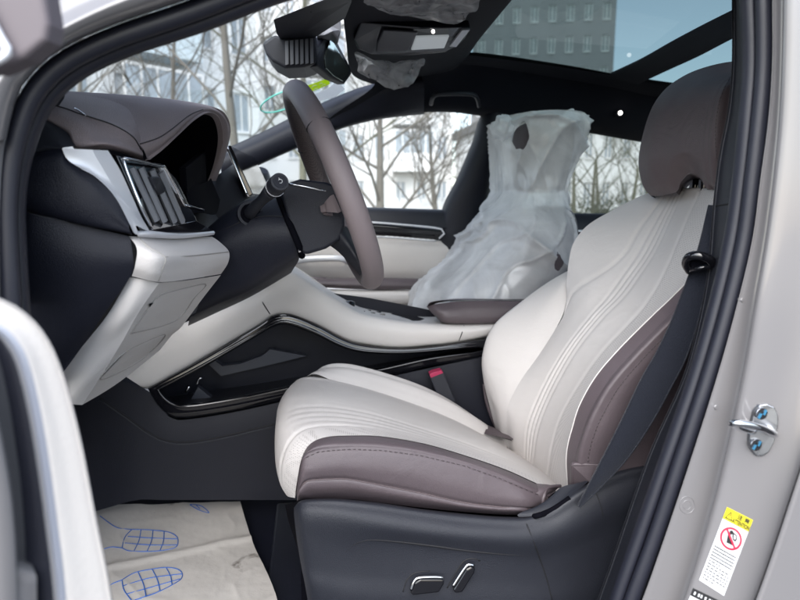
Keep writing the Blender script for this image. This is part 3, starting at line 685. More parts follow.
# ---- warning labels stuck on the pillar
def quadmap(q):
    tl, tr, br_, bl = q
    def f(u, v):
        x = (tl[0] * (1 - u) + tr[0] * u) * (1 - v) + (bl[0] * (1 - u) + br_[0] * u) * v
        y = (tl[1] * (1 - u) + tr[1] * u) * (1 - v) + (bl[1] * (1 - u) + br_[1] * u) * v
        return x, y
    return f
def patch(b, f, bv, u0, v0, u1, v1, mt, off, nu=4, nv=6):
    b.grid([[on(bv, *f(u0 + (u1 - u0) * i / nu, v0 + (v1 - v0) * j / nv), off) for i in range(nu + 1)] for j in range(nv + 1)], mt)
def textmesh(s, size=1.0):
    cu = bpy.data.curves.new('t', 'FONT'); cu.body = s; cu.size = size; cu.resolution_u = 2; cu.offset = .02
    o = bpy.data.objects.new('t', cu); COL.objects.link(o)
    me = bpy.data.meshes.new_from_object(o.evaluated_get(bpy.context.evaluated_depsgraph_get()))
    vs = [tuple(v.co) for v in me.vertices]; fs_ = [tuple(p.vertices) for p in me.polygons]
    bpy.data.objects.remove(o); bpy.data.curves.remove(cu); bpy.data.meshes.remove(me)
    return vs, fs_
def lettering(b, s, f, bv, u0, v0, u1, v1, mt, off):
    vs, fs_ = textmesh(s)
    if not vs: return
    mx = max(v[0] for v in vs); mn = min(v[0] for v in vs); my = max(v[1] for v in vs); ny = min(v[1] for v in vs)
    k = len(b.v)
    for v in vs: b.v.append(on(bv, *f(u0 + (u1 - u0) * (v[0] - mn) / (mx - mn), v1 - (v1 - v0) * (v[1] - ny) / max(1e-6, my - ny)), off))
    for p in fs_: b.face(tuple(k + i for i in p), mt, False)
lab = MB(); f = quadmap([(727, 507), (753, 520), (724, 596), (699, 580)])
O1, O2, O3, O4 = .0006, .0009, .0012, .0015
patch(lab, f, pb, 0, 0, 1, 1, STW, O1); patch(lab, f, pb, 0, 0, 1, .155, STY, O2)
lettering(lab, '注 意', f, pb, .46, .012, .92, .078, STK, .0022); lettering(lab, 'ATTENTION', f, pb, .34, .088, .985, .145, STK, .0022)
def poly(b, f, bv, uv, mt, off):
    k = len(b.v); b.v.extend([on(bv, *f(u, v), off) for u, v in uv]); b.face(tuple(range(k, k + len(uv))), mt, False)
poly(lab, f, pb, [(.06, .135), (.20, .025), (.34, .135)], STK, O3); poly(lab, f, pb, [(.105, .122), (.20, .048), (.295, .122)], STY, O4)
poly(lab, f, pb, [(.185, .068), (.215, .068), (.208, .100), (.192, .100)], STK, .0018)
cu_, cv_ = .52, .335; asp = .345
def circ(r, n=36, a0=0, a1=360): return [(cu_ + r * math.cos(R(a0 + (a1 - a0) * i / n)), cv_ + r * asp * math.sin(R(a0 + (a1 - a0) * i / n))) for i in range(n)]
poly(lab, f, pb, circ(.40), STR, O2); poly(lab, f, pb, circ(.325), STW, O3)
# seated child seat pictogram: seat, child, bag shape
poly(lab, f, pb, [(.36, .29), (.44, .27), (.50, .34), (.66, .36), (.66, .40), (.42, .405)], STK, O4)
poly(lab, f, pb, [(.46 + .07 * math.cos(R(a)), .262 + .026 * math.sin(R(a))) for a in range(0, 360, 30)], STK, O4)
poly(lab, f, pb, [(.52, .25), (.66, .262), (.72, .30), (.70, .345), (.60, .335), (.53, .30)], STK, O4)
poly(lab, f, pb, [(.56, .268), (.64, .275), (.68, .30), (.66, .325), (.60, .315)], STW, .0018)
poly(lab, f, pb, [(.265, .265), (.305, .245), (.775, .405), (.735, .425)], STR, .0021)
g2 = random.Random(5)
for i in range(12):                                  # lines of print too small to read
    v0 = .505 + i * .039; u = .08; end = .93 if i not in (5, 11) else .5
    while u < end:
        wd_ = g2.uniform(.035, .06) if i < 5 else g2.uniform(.05, .13)
        hh = .030 if i < 5 else .022
        poly(lab, f, pb, [(u, v0 + .002), (min(end, u + wd_), v0 + .002), (min(end, u + wd_), v0 + hh * .62), (u, v0 + hh * .62)], STK, O2)
        u += wd_ + (.018 if i < 5 else .035)
tag(lab.build('warning_label'), 'white and yellow ATTENTION label with a red prohibition circle on the painted pillar', 'label')
lb2 = MB(); f2 = quadmap([(693, 588), (722, 602), (706, 650), (676, 634)])
patch(lb2, f2, pb, 0, 0, 1, 1, STW, O1); patch(lb2, f2, pb, 0, 0, 1, .16, STK, O2)
u = .08
while u < .9:
    poly(lb2, f2, pb, [(u, .05), (u + .06, .05), (u + .06, .115), (u, .115)], STW, O3); u += .09 if g2.random() < .7 else .14
for i in range(6):
    u = .08
    while u < .9:
        wd_ = g2.uniform(.05, .12); poly(lb2, f2, pb, [(u, .24 + i * .1), (u + wd_, .24 + i * .1), (u + wd_, .268 + i * .1), (u, .268 + i * .1)], SEAMW, O2); u += wd_ + .04
tag(lb2.build('data_label'), 'white label with a black header strip at the foot of the painted pillar', 'label')
# ================================================================== FRONT PASSENGER DOOR (far side)
d = thing('passenger_door', (.1, 2.2, .35), 'closed front passenger door with cream panel and dark armrest, behind the steering wheel', 'car door')
pn = MB()
pn.net([[P(150, 205, 2.21), P(300, 206, 2.21), P(361, 207, 2.21), P(460, 210, 2.21)], [P(150, 208, 2.15), P(300, 209, 2.15), P(361, 209, 2.15), P(460, 212, 2.15)], [P(150, 222, 2.12), P(300, 222, 2.12), P(361, 222, 2.12), P(460, 229, 2.12)]], DARK2, n=20, sub=5)
pn.build('belt_panel', d)
orn = MB(); orn.net([[P(150, 222, 2.13), P(300, 222, 2.13), P(361, 221.5, 2.13), P(444, 229, 2.13)], [P(150, 224, 2.105), P(300, 224, 2.105), P(361, 224, 2.105), P(442, 231, 2.105)], [P(150, 235, 2.12), P(300, 235, 2.12), P(370, 235, 2.12), P(438, 240, 2.12)]], BLACKG, n=20, sub=4)
orn.tube([P(290, 221, 2.10), P(361, 222, 2.10), P(400, 224.5, 2.10), P(443, 229.5, 2.10), P(439, 238.5, 2.10)], .0035, SILVER, n=24, sides=8)
orn.tube([P(290, 238, 2.10), P(370, 236.5, 2.10), P(436, 241, 2.10)], .003, SILVER, n=14, sides=8)
orn.build('door_ornament', d)
wp = MB(); wp.net([[P(150, 236, 2.13), P(300, 236, 2.13), P(372, 237, 2.13), P(460, 242, 2.13)], [P(150, 248, 2.115), P(300, 248, 2.115), P(372, 248, 2.115), P(460, 250, 2.115)], [P(150, 270, 2.12), P(300, 270, 2.12), P(372, 270, 2.12), P(460, 270, 2.12)], [P(150, 282, 2.14), P(300, 282, 2.14), P(372, 282, 2.14), P(460, 282, 2.14)]], WHITE, n=20, sub=5)
wp.build('cream_panel', d)
hn = MB(); hn.tube([P(292, 262, 2.10), P(312, 259, 2.08), P(340, 258.5, 2.08), P(348, 262, 2.10)], .0075, SILVER, n=14, sides=10, flat=(1.4, .7)); hn.build('door_handle', d)
ar = MB(); ar.net([[P(318, 281, 2.13), P(330, 280, 2.13), P(375, 279, 2.13), P(425, 279, 2.13)], [P(316, 279, 2.03), P(330, 278.5, 2.03), P(375, 278, 2.03), P(425, 279, 2.03)], [P(316, 283, 2.00), P(330, 284, 2.0), P(375, 285, 2.0), P(425, 285, 2.0)], [P(318, 287, 2.01), P(330, 288, 2.01), P(375, 290, 2.01), P(425, 289, 2.01)]], BROWN, n=20, sub=5)
ar.tube([P(300, 281, 2.06), P(312, 279.5, 2.04), P(326, 280, 2.04)], .010, BROWN, n=8, sides=8)
ar.build('armrest', d, )
lw = MB(); lw.net([[P(250, 287, 2.02), P(330, 289, 2.02), P(375, 290, 2.02), P(440, 289, 2.02)], [P(250, 292, 1.995), P(330, 293, 1.995), P(375, 294, 1.995), P(440, 293, 1.995)], [P(250, 301, 2.00), P(330, 302, 2.0), P(375, 303, 2.0), P(440, 301, 2.0)], [P(250, 304, 2.05), P(330, 305, 2.05), P(375, 306, 2.05), P(440, 304, 2.05)]], WHITE, n=20, sub=4)
lw.build('pull_panel', d)
po = MB(); po.net([[P(250, 304, 2.06), P(330, 305, 2.06), P(440, 304, 2.06)], [P(250, 345, 2.09), P(330, 345, 2.09), P(440, 345, 2.09)], [P(250, 400, 2.06), P(330, 400, 2.06), P(440, 400, 2.06)]], DARK, n=10, sub=4)
po.net([[P(372, 310, 2.04), P(420, 308, 2.04), P(450, 307, 2.04)], [P(366, 335, 2.04), P(420, 335, 2.04), P(450, 335, 2.04)]], WPLAS, n=8, sub=3)
po.build('lower_panel', d)
gw = MB(); gw.grid([[P(x, y, 2.205) for x in (180, 300, 360, 420, 500)] for y in (90, 130, 170, 209)], CLEAR); gw.build('window_glass', d)
# outside mirror of the far door
mr = MB(); mr.tube([P(262, 170, 2.32), P(258, 180, 2.34), P(252, 200, 2.36)], [.02, .06, .05], DARK, n=10, sides=12, flat=(1, 1.3)); mr.tube([P(270, 196, 2.22), P(258, 190, 2.34)], .02, DARK, n=4); mr.build('outside_mirror', d)
# rear passenger door
d2 = thing('rear_passenger_door', (1.1, 2.2, .35), 'closed rear passenger door with a dark panel and tinted window, behind the driver headrest', 'car door')
b = MB(); b.net([[P(470, 214, 2.21), P(560, 214, 2.21), P(640, 215, 2.21), P(800, 219, 2.21)], [P(470, 217, 2.14), P(560, 217, 2.14), P(640, 218, 2.14), P(800, 222, 2.14)], [P(470, 260, 2.11), P(560, 258, 2.11), P(640, 256, 2.11), P(800, 255, 2.11)], [P(470, 420, 2.12), P(560, 420, 2.12), P(640, 420, 2.12), P(800, 420, 2.12)]], DARK, n=14, sub=5)
b.build('door_panel', d2)
b = MB(); b.tube([P(500, 232, 2.10), P(570, 231, 2.10), P(640, 232, 2.10)], .004, SILVER, n=12, sides=8); b.build('ornament_strip', d2)
b = MB(); b.grid([[P(x, y, 2.205) for x in (480, 560, 640, 800)] for y in (110, 150, 190, 218)], PRIV); b.build('window_glass', d2)

# ================================================================== DRIVER DOOR (open, lower left)
d3 = thing('driver_door', (-.25, .40, .35), 'opened driver door with cream top roll, silver strip and dark edge at the lower left', 'car door')
in_ = [(-60, 283), (-28, 289), (0, 299), (22, 311), (44, 334), (62, 372), (80, 438), (96, 520), (110, 590), (124, 690)]
sl_ = [(-60, 304), (-28, 313), (0, 327), (14, 340), (26, 362), (38, 410), (48, 470), (56, 530), (63, 590), (70, 690)]
dk_ = [(-90, 312), (-60, 318), (-24, 330), (-14, 345), (-7, 368), (0, 410), (5, 460), (7, 530), (6, 590), (4, 690)]
ROLLW = mat('matte_cream_roll', (.40, .388, .38), .8, spec=.2, bump=.5, bscale=500)
tp = MB()
tp.net([[P(x + 1, y - 1, .50) for x, y in in_], [P(x, y, .401) for x, y in in_], [P(x * .93 + x2 * .07, y * .93 + y2 * .07 - 1, .394) for (x, y), (x2, y2) in zip(in_, sl_)], [P((x + x2) / 2, (y + y2) / 2, .3905) for (x, y), (x2, y2) in zip(in_, sl_)], [P(x + 2, y, .387) for x, y in sl_], [P(x, y, .395) for x, y in sl_]], ROLLW, n=46, sub=6)
tp.build('top_roll', d3)
GREYS = mat('grey_satin_strip', (.22, .24, .29), .35, metal=.2)
ss = MB(); ss.tube([P(x, y, .389) for x, y in sl_], 1.0, GREYS, n=60, sides=10, flat=(.003, .0036), upv=V((0, 1, 0)))
ss.tube([P(x - 4.5, y + 2, .391) for x, y in sl_], 1.0, GREY, n=60, sides=10, flat=(.003, .0035), upv=V((0, 1, 0)))
ss.build('trim_strip', d3)
de = MB(); de.net([[P(x - 1, y, .40) for x, y in sl_], [P(x - 7, y + 3, .390) for x, y in sl_], [P((x + x2) / 2, (y + y2) / 2, .388) for (x, y), (x2, y2) in zip(sl_, dk_)], [P(x, y, .395) for x, y in dk_], [P(x - 12, y, .43) for x, y in dk_], [P(x - 160, y + 6, .46) for x, y in dk_]], DARK, n=50, sub=5)
de.build('door_edge', d3)
ou = MB(); ou.net([[P(-110, 318, .40), P(-60, 322, .40), P(-32, 340, .40), P(-18, 380, .40), P(-8, 440, .40), P(-1, 500, .40), P(2, 560, .40), P(0, 640, .40)], [P(-120, 322, .365), P(-80, 328, .365), P(-60, 345, .365), P(-46, 380, .365), P(-30, 440, .365), P(-18, 500, .365), P(-12, 560, .365), P(-8, 640, .365)], [P(-420, 318, .40), P(-400, 326, .40), P(-390, 350, .40), P(-380, 380, .40), P(-370, 440, .40), P(-360, 500, .40), P(-350, 560, .4), P(-340, 640, .4)]], PAINT, n=24, sub=5, thick=.01)
ou.build('outer_skin', d3)
wf = MB()
wf.slab([P(-70, -60, .42), P(36, -60, .42), P(44, -6, .42), P(49, 24, .42), P(46, 40, .42), P(24, 58, .42), P(-8, 72, .42), P(-40, 70, .42), P(-12, 60, .42), P(7, 52, .42), P(-2, 36, .42), P(-30, -10, .42)], V((.002, .022, .001)), mat('mauve_frame_trim', (.135, .115, .125), .6))
wf.build('window_frame', d3, bevel=.004)
ws = MB(); ws.tube([P(-24, -10, .415), P(0, 36, .415), P(8, 53, .415), P(-12, 66, .415)], .0025, SILVER, n=16, sides=8); ws.build('frame_strip', d3)

# ================================================================== DASHBOARD
dash = thing('dashboard', (-.45, 1.45, .5), 'mauve and cream dashboard with a silver trimmed air vent at its door end', 'dashboard')
pad = MB()
lip = [(147, 158, .915), (160, 148, .94), (173, 136, .975), (193, 118, 1.05), (207, 111.5, 1.14), (217, 117, 1.22), (221, 136, 1.27), (217, 160, 1.30), (210, 180, 1.32)]
stt = [(140, 145, .895), (158, 139, .93), (172, 130, .965), (190, 115.5, 1.04), (207, 108.6, 1.14), (222, 116, 1.235), (227.5, 134, 1.285), (222, 158, 1.315), (213, 181, 1.34)]
cre = [(112, 118, .91), (130, 112, .95), (152, 106, .99), (182, 103.5, 1.06), (208, 106.5, 1.17), (223.5, 115, 1.25), (229.5, 132, 1.30), (224, 157, 1.33), (215, 181, 1.36)]
sil = [(60, 91.5, .93), (92, 92.5, .98), (122, 94.5, 1.04), (165, 99, 1.12), (209, 106.5, 1.22), (224.5, 115, 1.28), (230, 132, 1.33), (225, 157, 1.36), (216, 181, 1.38)]
fwd_ = [(40, 97, 1.0), (70, 100, 1.1), (100, 102, 1.2), (150, 106, 1.3), (205, 112, 1.4), (220, 124, 1.42), (226, 138, 1.42), (222, 160, 1.42), (214, 183, 1.42)]
def pl(s): return [P(*q) for q in s]
padc = [pl(lip), pl(stt), pl(cre), pl(sil), pl(fwd_)]
pad.net(padc, PADB, n=60, sub=8)
# near end pad, wrapping down to the side panel
e_low = [(23, 113, .79), (43, 118, .79), (67, 132, .79), (77, 145.5, .785), (110, 144.5, .80), (143, 156, .90)]
e_seam = [(30, 103, .83), (60, 107, .83), (83, 115, .82), (113, 125, .835), (133, 137, .87), (142, 151, .905)]
e_top = [(35, 95, .88), (66, 99, .88), (92, 106, .88), (119, 117, .89), (136, 130, .90), (144, 147, .912)]
pad.net([pl([(33, 95.3, .93), (60, 91.5, .94), (92, 93, .98), (118, 100, .98), (134, 113, .96), (141, 144, .905)]), pl(e_top), pl(e_seam)], PADB, n=40, sub=6)
pad.net([pl(e_seam), pl([(26, 108, .80), (51, 112, .80), (75, 123, .795), (95, 135, .80), (121, 140, .835), (143, 153.5, .90)]), pl(e_low), pl([(x, y + 5, Y + .03) for x, y, Y in e_low])], PADB, n=40, sub=6)
pbv = pad.bvh()
seam_px = [(33, 102.5), (60, 107), (83, 115), (113, 125), (133, 137), (141, 150)]
pad.tube([on(pbv, x, y, .0002) for x, y in seam_px], .0010, SEAMD, n=50, sides=5)
pad.tube([on(pbv, x, y, .0004) for x, y in [(140, 144), (158, 138), (172, 129), (190, 115), (203, 109.4)]], .0009, STITCH, n=40, sides=5)
pad.tube([on(pbv, x, y, .0004) for x, y in [(75, 108.5), (82, 113), (86, 116)]], .0014, CHROME, n=8, sides=5)
pad.build('top_pad', dash)
# binnacle interior
bi = MB()
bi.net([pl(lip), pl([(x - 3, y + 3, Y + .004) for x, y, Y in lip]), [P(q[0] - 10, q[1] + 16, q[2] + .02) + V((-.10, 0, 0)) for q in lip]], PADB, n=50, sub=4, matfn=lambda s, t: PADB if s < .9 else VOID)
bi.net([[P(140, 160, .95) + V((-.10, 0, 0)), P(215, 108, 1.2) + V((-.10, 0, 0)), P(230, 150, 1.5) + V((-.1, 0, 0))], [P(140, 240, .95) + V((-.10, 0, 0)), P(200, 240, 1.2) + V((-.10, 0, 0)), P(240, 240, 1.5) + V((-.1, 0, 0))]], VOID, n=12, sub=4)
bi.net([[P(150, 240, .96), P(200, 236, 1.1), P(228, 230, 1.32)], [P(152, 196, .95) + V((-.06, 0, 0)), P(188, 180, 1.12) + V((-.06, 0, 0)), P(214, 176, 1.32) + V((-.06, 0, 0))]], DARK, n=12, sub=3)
bi.build('instrument_hood', dash)
sc = MB(); sc.slab([P(186, 168, 1.02), P(206, 150, 1.28), P(207, 205, 1.28), P(189, 214, 1.02)], V((-.012, .004, 0)), VOID); sc.build('instrument_screen', dash, bevel=.002)
cb = MB(); cb.net([pl([(183, 180, 1.03), (190, 186, 1.06), (206, 182, 1.24), (211, 178, 1.30)]), pl([(190, 208, 1.0), (200, 212, 1.04), (216, 214, 1.2), (220, 200, 1.3)])], VOID, n=14, sub=5)
cb.build('column_gaiter', dash)
# rear face of the dash beyond the wheel
df = MB()
df.net([[P(206, 182, 1.38), P(228, 168, 1.45), P(236, 160, 1.8), P(230, 156, 2.1)], [P(214, 196, 1.36), P(244, 182, 1.45), P(250, 176, 1.8), P(246, 170, 2.1)], [P(215, 235, 1.36), P(258, 215, 1.45), P(262, 212, 1.8), P(258, 206, 2.1)], [P(215, 290, 1.36), P(258, 270, 1.45), P(262, 262, 1.8), P(258, 256, 2.1)]], DARK2, n=20, sub=5)
df.build('fascia', dash)
cs = MB(); s0_ = [P(228, 147, 1.40), P(249, 196, 1.40)]
cs.slab([P(227, 146, 1.40), P(230.5, 145, 1.40), P(253, 194, 1.40), P(248, 198, 1.40)], V((.015, .40, 0)), BLACKG); cs.build('centre_display', dash, bevel=.002)
cf = MB(); cf.tube([P(226.5, 146, 1.397), P(236, 168, 1.397), P(248, 197, 1.397)], .0032, CHROME, n=12, sides=8); cf.build('display_frame', dash)
cf = MB(); cf.tube([P(239, 156, 1.62), P(247, 170, 1.62), P(257, 192, 1.62)], .0045, SILVER, n=10, sides=8); cf.build('vent_strip', dash)
# far cheek of the dash, cream lower part on the passenger side is hidden by the column
# near-end panels (seen with the door open)
ep = MB()
ep.net([pl([(14, 120, .775), (24, 113.5, .79), (43, 118.5, .79), (67, 132.5, .79), (76, 146, .785)]), pl([(14, 142, .77), (26, 128, .775), (43, 130, .775), (60, 140, .775), (68, 147, .775)]), pl([(10, 190, .77), (19, 172, .765), (26, 158, .765), (40, 150.5, .765), (62, 148.5, .765)]), pl([(12, 196, .79), (22, 180, .79), (30, 165, .79), (44, 157, .79), (66, 154, .79)])], DARK2, n=24, sub=5)
ep.build('end_cap', dash)
e2 = MB()
o2 = [(18, 202), (18.5, 178), (24, 160), (34, 153), (63, 148.5), (66, 158), (78, 168), (96, 178), (113, 196), (128, 222), (133, 233), (80, 223), (36, 213.5), (22, 208)]
e2.net([pl([(18, 176, .762), (24, 160, .762), (34, 153, .762), (62, 149, .764), (66, 157, .764), (78, 167, .765), (96, 178, .768), (114, 197, .772), (129, 223, .778)]),
        pl([(18, 182, .755), (26, 168, .754), (38, 162, .754), (56, 162, .755), (66, 170, .756), (80, 180, .758), (96, 192, .762), (112, 210, .768), (129, 227, .776)]),
        pl([(18, 192, .755), (28, 196, .754), (42, 198, .754), (56, 200, .755), (68, 203, .756), (82, 207, .758), (98, 213, .763), (114, 221, .770), (130, 231, .777)]),
        pl([(18.5, 203, .762), (22, 208.5, .762), (38, 213.5, .762), (54, 216.5, .762), (66, 219.5, .763), (80, 223, .765), (97, 226.5, .768), (114, 230, .773), (132, 234, .78)]),
        pl([(18.5, 205, .78), (22, 210, .78), (38, 215, .78), (54, 218, .78), (66, 221, .78), (80, 224.5, .782), (97, 228, .785), (114, 231, .788), (132, 235, .79)])], DARK, n=60, sub=6)
e2.build('fuse_box_cover', dash)
e3 = MB()
o3u = [(4, 202, .77), (22, 209.5, .765), (36, 215, .763), (80, 225, .775), (130, 236.5, .79)]
e3.net([pl(o3u), pl([(2, 250, .77), (18, 252, .768), (36, 254, .766), (84, 256, .77), (133, 258, .785)]), pl([(0, 300, .79), (18, 300, .785), (40, 300, .782), (80, 292, .78), (131, 275, .79)]), pl([(0, 345, .83), (18, 350, .82), (44, 352, .81), (72, 340, .80), (104, 314, .80)]), pl([(20, 402, .9), (34, 400, .88), (52, 386, .85), (68, 366, .82), (84, 344, .81)])], DARK, n=36, sub=6)
e3.build('lower_end_panel', dash)
# silver trim
sv = MB()
so_ = [(108, 150.5, .79), (120, 170, .80), (132, 196, .815), (141, 216, .825), (148, 228, .83), (150, 232, .832)]
si_ = [(62, 148.3, .758), (67, 159, .76), (80, 168, .762), (97, 178, .765), (115, 197, .772), (129, 223, .776), (134, 233, .782), (139, 235, .792)]
sm_ = [(82, 148.8, .758), (104, 163, .765), (120, 186, .770), (131, 210, .780), (140, 226, .79), (142, 234, .80)]
sv.net([[p + V((0, .02, 0)) for p in pl(si_)], pl(si_)], SILVER, n=36, sub=2)
sm2 = [((a[0] * .35 + b[0] * .65), (a[1] * .35 + b[1] * .65), a[2] * .4 + b[2] * .6 - .006) for a, b in zip(si_, so_)]
sv.net([pl(si_), pl([((a[0] + b[0]) / 2, (a[1] + b[1]) / 2, (a[2] + b[2]) / 2 - .002) for a, b in zip(si_, sm2)]), pl(sm2)], SILVER, n=36, sub=5)
sv.net([pl(sm2), pl(so_)], SILVER, n=36, sub=4)
sv.net([pl(so_), [p + V((-.02, .03, 0)) for p in pl(so_)]], SILVER, n=36, sub=2)
sv.net([pl([(136, 231, .80), (150, 230.5, .83), (180, 231.5, .93), (214, 231, 1.03)]), pl([(137, 234, .79), (152, 234, .815), (182, 235, .91), (215, 233, 1.02)]), pl([(138, 237, .80), (152, 238, .83), (182, 238.5, .92), (214, 235, 1.03)])], SILVER, n=30, sub=4)
sv.build('silver_trim', dash)
# air vent
va = thing('tmp', (0, 0, 0), None, None); bpy.data.objects.remove(va)
vt = MB()
vt.slab([P(x, y, Y) for x, y, Y in [(116, 154, .83), (124, 158, .84), (162, 164, .93), (176, 178, .97), (200, 226, 1.02), (152, 230, .85), (138, 204, .83)]], V((-.03, .02, 0)), BLACKG)
vto = vt.build('air_vent', dash, bevel=.002)
def vsub(mb, name, **k):
    o = mb.build(name, dash, **k); o.parent = vto; o.location = (0, 0, 0); return o
vf = MB(); vf.tube(pl([(152, 228, .842), (141, 206, .826), (124, 162, .828), (127, 159, .83), (160, 166.5, .915), (166, 170, .93), (186, 210, .985)]), .0022, CHROME, n=44, sides=8)
vf.net([pl([(160, 167, .912), (172, 187, .945), (184, 210, .98)]), pl([(166, 168, .93), (177, 187, .96), (189, 210, .995)])], SILVER, n=14, sub=4, thick=.004); vsub(vf, 'vent_frame')
for (a, b_) in (((131, 168, .85), (156, 221, .865)), ((140, 168, .87), (164, 222, .885)), ((151, 170, .895), (174, 222, .92)), ((160, 172, .915), (182, 222, .945))):
    vn = MB(); vn.tube([P(*a), P(*b_)], 1.0, GREY, n=12, sides=6, smooth=False, flat=(.0095, .0055), upv=V((0, 1, 0))); vsub(vn, 'vane')
kn = MB(); kn.slab([P(x, y, Y) for x, y, Y in [(151, 177, .868), (161, 176.5, .89), (167, 188, .905), (165, 193, .905), (159, 195.5, .89), (156, 189, .875)]], V((-.012, .004, 0)), DARK2); vsub(kn, 'vent_knob', bevel=.0025)
lg = MB(); lg.slab([P(x, y, Y) for x, y, Y in [(148, 222, .845), (186, 222, .96), (196, 220, .99), (214, 231, 1.03), (152, 231, .832)]], V((-.004, .004, -.01)), BLACKG); vsub(lg, 'vent_ledge', bevel=.002)
lv = MB(); lv.slab([P(x, y, Y) for x, y, Y in [(184, 204, .985), (204, 209, 1.04), (204, 213, 1.04), (183, 213, .985)]], V((-.012, .012, 0)), BLACKG); lv.tube([P(185, 205, .98), P(204, 210, 1.035)], .0015, CHROME, n=4, sides=6); vsub(lv, 'vent_switch')
# knee panel
kc = MB()
kc.net([pl([(126, 236, .80), (140, 236.5, .81), (176, 237, .92), (212, 236.5, 1.03)]), pl([(132, 240, .787), (148, 244, .80), (182, 245, .905), (221, 243, 1.03)]), pl([(137, 250, .778), (163, 256.5, .792), (192, 255, .89), (229, 252, 1.02)]), pl([(135, 266, .78), (161, 272, .795), (192, 268, .89), (228, 263, 1.02)]), pl([(132, 276, .79), (159, 282, .805), (190, 279, .895), (221, 274, 1.03)])], WHITE, n=40, sub=8)
kbv = kc.bvh()
kc.tube([on(kbv, x, y, .0003) for x, y in [(140, 239), (150, 248), (165, 257), (163, 268), (158.5, 281)]], .0009, SEAMW, n=30, sides=5)
kc.tube([on(kbv, x, y, .0003) for x, y in [(165, 257), (190, 256), (228, 252)]], .0009, SEAMW, n=30, sides=5)
kc.build('knee_pad', dash)
kp = MB()
KP = [[(130, 277, .80), (145, 280, .80), (159, 283, .812), (190, 280, .90), (221, 275, 1.03)], [(108, 314, .815), (124, 317, .812), (139, 312, .82), (170, 306, .92), (203, 298, 1.04)],
      [(86, 342, .83), (106, 345, .835), (122, 342, .838), (150, 338, .93), (182, 326, 1.05)], [(66, 366, .85), (86, 378, .852), (101, 376, .862), (128, 362, .94), (172, 335, 1.06)],
      [(56, 384, .87), (68, 402, .875), (82, 405, .885), (118, 383, .96), (160, 350, 1.06)]]
kp.net([pl(r[:3]) for r in KP], WPLAS, n=24, sub=8); kp.net([pl(r[2:]) for r in KP], WPLAS, n=30, sub=8)
kpv = kp.bvh()
kpo = kp.build('knee_panel', dash)
def kk(x, y, o=.0006): return on(kpv, x, y, o, .95)
def frame_line(mb, pp, r, mt, closed=True): mb.tube([kk(x, y) for x, y in pp], r, mt, n=len(pp) * 8, sides=6, closed=closed)
fc = MB()
oo = [(155, 300), (164, 294), (204, 284.5), (194, 297), (176, 319), (136, 331), (134.5, 329)]
rr_ = [kk(x, y, .0045) for x, y in oo]; fc.slab(rr_, V((.0, .006, 0)), WPLAS)
fc.tube([kk(x, y, .0008) for x, y in [(155, 300), (164, 293.5), (205, 284), (194.5, 297.5), (176.5, 320), (135, 332.5), (133.5, 329)]], .0013, SEAMW, n=70, sides=5, closed=True)
fc.net([[kk(x, y, .0015) for x, y in [(157, 299), (180, 291), (203, 285)]], [kk(x, y, .008) for x, y in [(153, 304), (178, 297), (200, 289.5)]]], WPLAS, n=12, sub=3, thick=.003)
fco = fc.build('fuse_flap', dash, bevel=.0025); fco.parent = kpo; fco.location = (0, 0, 0)
fh = MB(); fh.slab([kk(x, y, .0062) for x, y in [(149, 304), (156, 302), (157, 306.5), (150, 309)]], V((0, .003, 0)), VOID)
fh.slab([kk(x, y, .0068) for x, y in [(158, 303), (176, 298), (172, 310), (158, 314)]], V((0, .003, 0)), WPLAS)
fho = fh.build('flap_latch', dash, bevel=.0008); fho.parent = kpo; fho.location = (0, 0, 0)
fr2 = MB(); fr2.slab([kk(x, y, .004) for x, y in [(101, 378), (126, 352), (164, 335), (147, 355), (120, 371)]], V((0, .005, 0)), WPLAS)
fr2.tube([kk(x, y, .0008) for x, y in [(100, 378.5), (126, 351.5), (165, 334.5), (147, 355.5), (120, 372)]], .0012, SEAMW, n=60, sides=5, closed=True)
fro = fr2.build('lower_flap', dash, bevel=.0025); fro.parent = kpo; fro.location = (0, 0, 0)
# mass of the dash behind the panels
dm_ = MB(); dm_.net([[V((-.60, .80, 1.16)), V((-.60, 1.45, 1.2)), V((-.60, 2.12, 1.16))], [V((-.48, .90, 1.12)), V((-.42, 1.45, 1.12)), V((-.36, 2.1, 1.10))], [V((-.50, .92, .85)), V((-.44, 1.45, .85)), V((-.36, 2.1, .85))], [V((-.62, .95, .66)), V((-.6, 1.45, .66)), V((-.5, 2.1, .66))]], DARK, n=16, sub=4)
dm_.build('dash_core', dash)

# ================================================================== STEERING COLUMN + STALK
sc_ = thing('steering_column', (-.1, 1.12, .95), 'dark steering column shroud with a control stalk pointing at the door', 'steering column')
sh = MB()
sh.net([pl([(205, 232, 1.16), (228, 214, 1.18), (256, 196, 1.19), (276, 190, 1.2)]),
        pl([(200, 236, 1.09), (226, 214, 1.08), (254, 199, 1.08), (281, 198, 1.085)]),
        pl([(204, 254, 1.05), (228, 238, 1.04), (256, 226, 1.035), (289, 222, 1.035)]),
        pl([(204, 280, 1.06), (226, 272, 1.05), (254, 258, 1.04), (299, 246, 1.035)]),
        pl([(196, 312, 1.09), (222, 300, 1.08), (250, 288, 1.07), (299, 259, 1.065)]),
        pl([(190, 318, 1.16), (216, 306, 1.16), (250, 291, 1.15), (294, 268, 1.13)]), pl([(188, 326, 1.34), (216, 313, 1.34), (252, 296, 1.34), (291, 273, 1.34)])], DARK, n=30, sub=8)
shv = sh.bvh()
sh.tube([on(shv, x, y, .0004) for x, y in [(213, 234), (232, 226), (245, 220), (266, 216), (286, 217)]], .0009, SEAMD, n=24, sides=5)
sh.tube([P(279, 197, 1.075), P(288, 220, 1.035), P(299, 246, 1.03), P(302, 256, 1.05)], .006, VOID, n=20, sides=8)
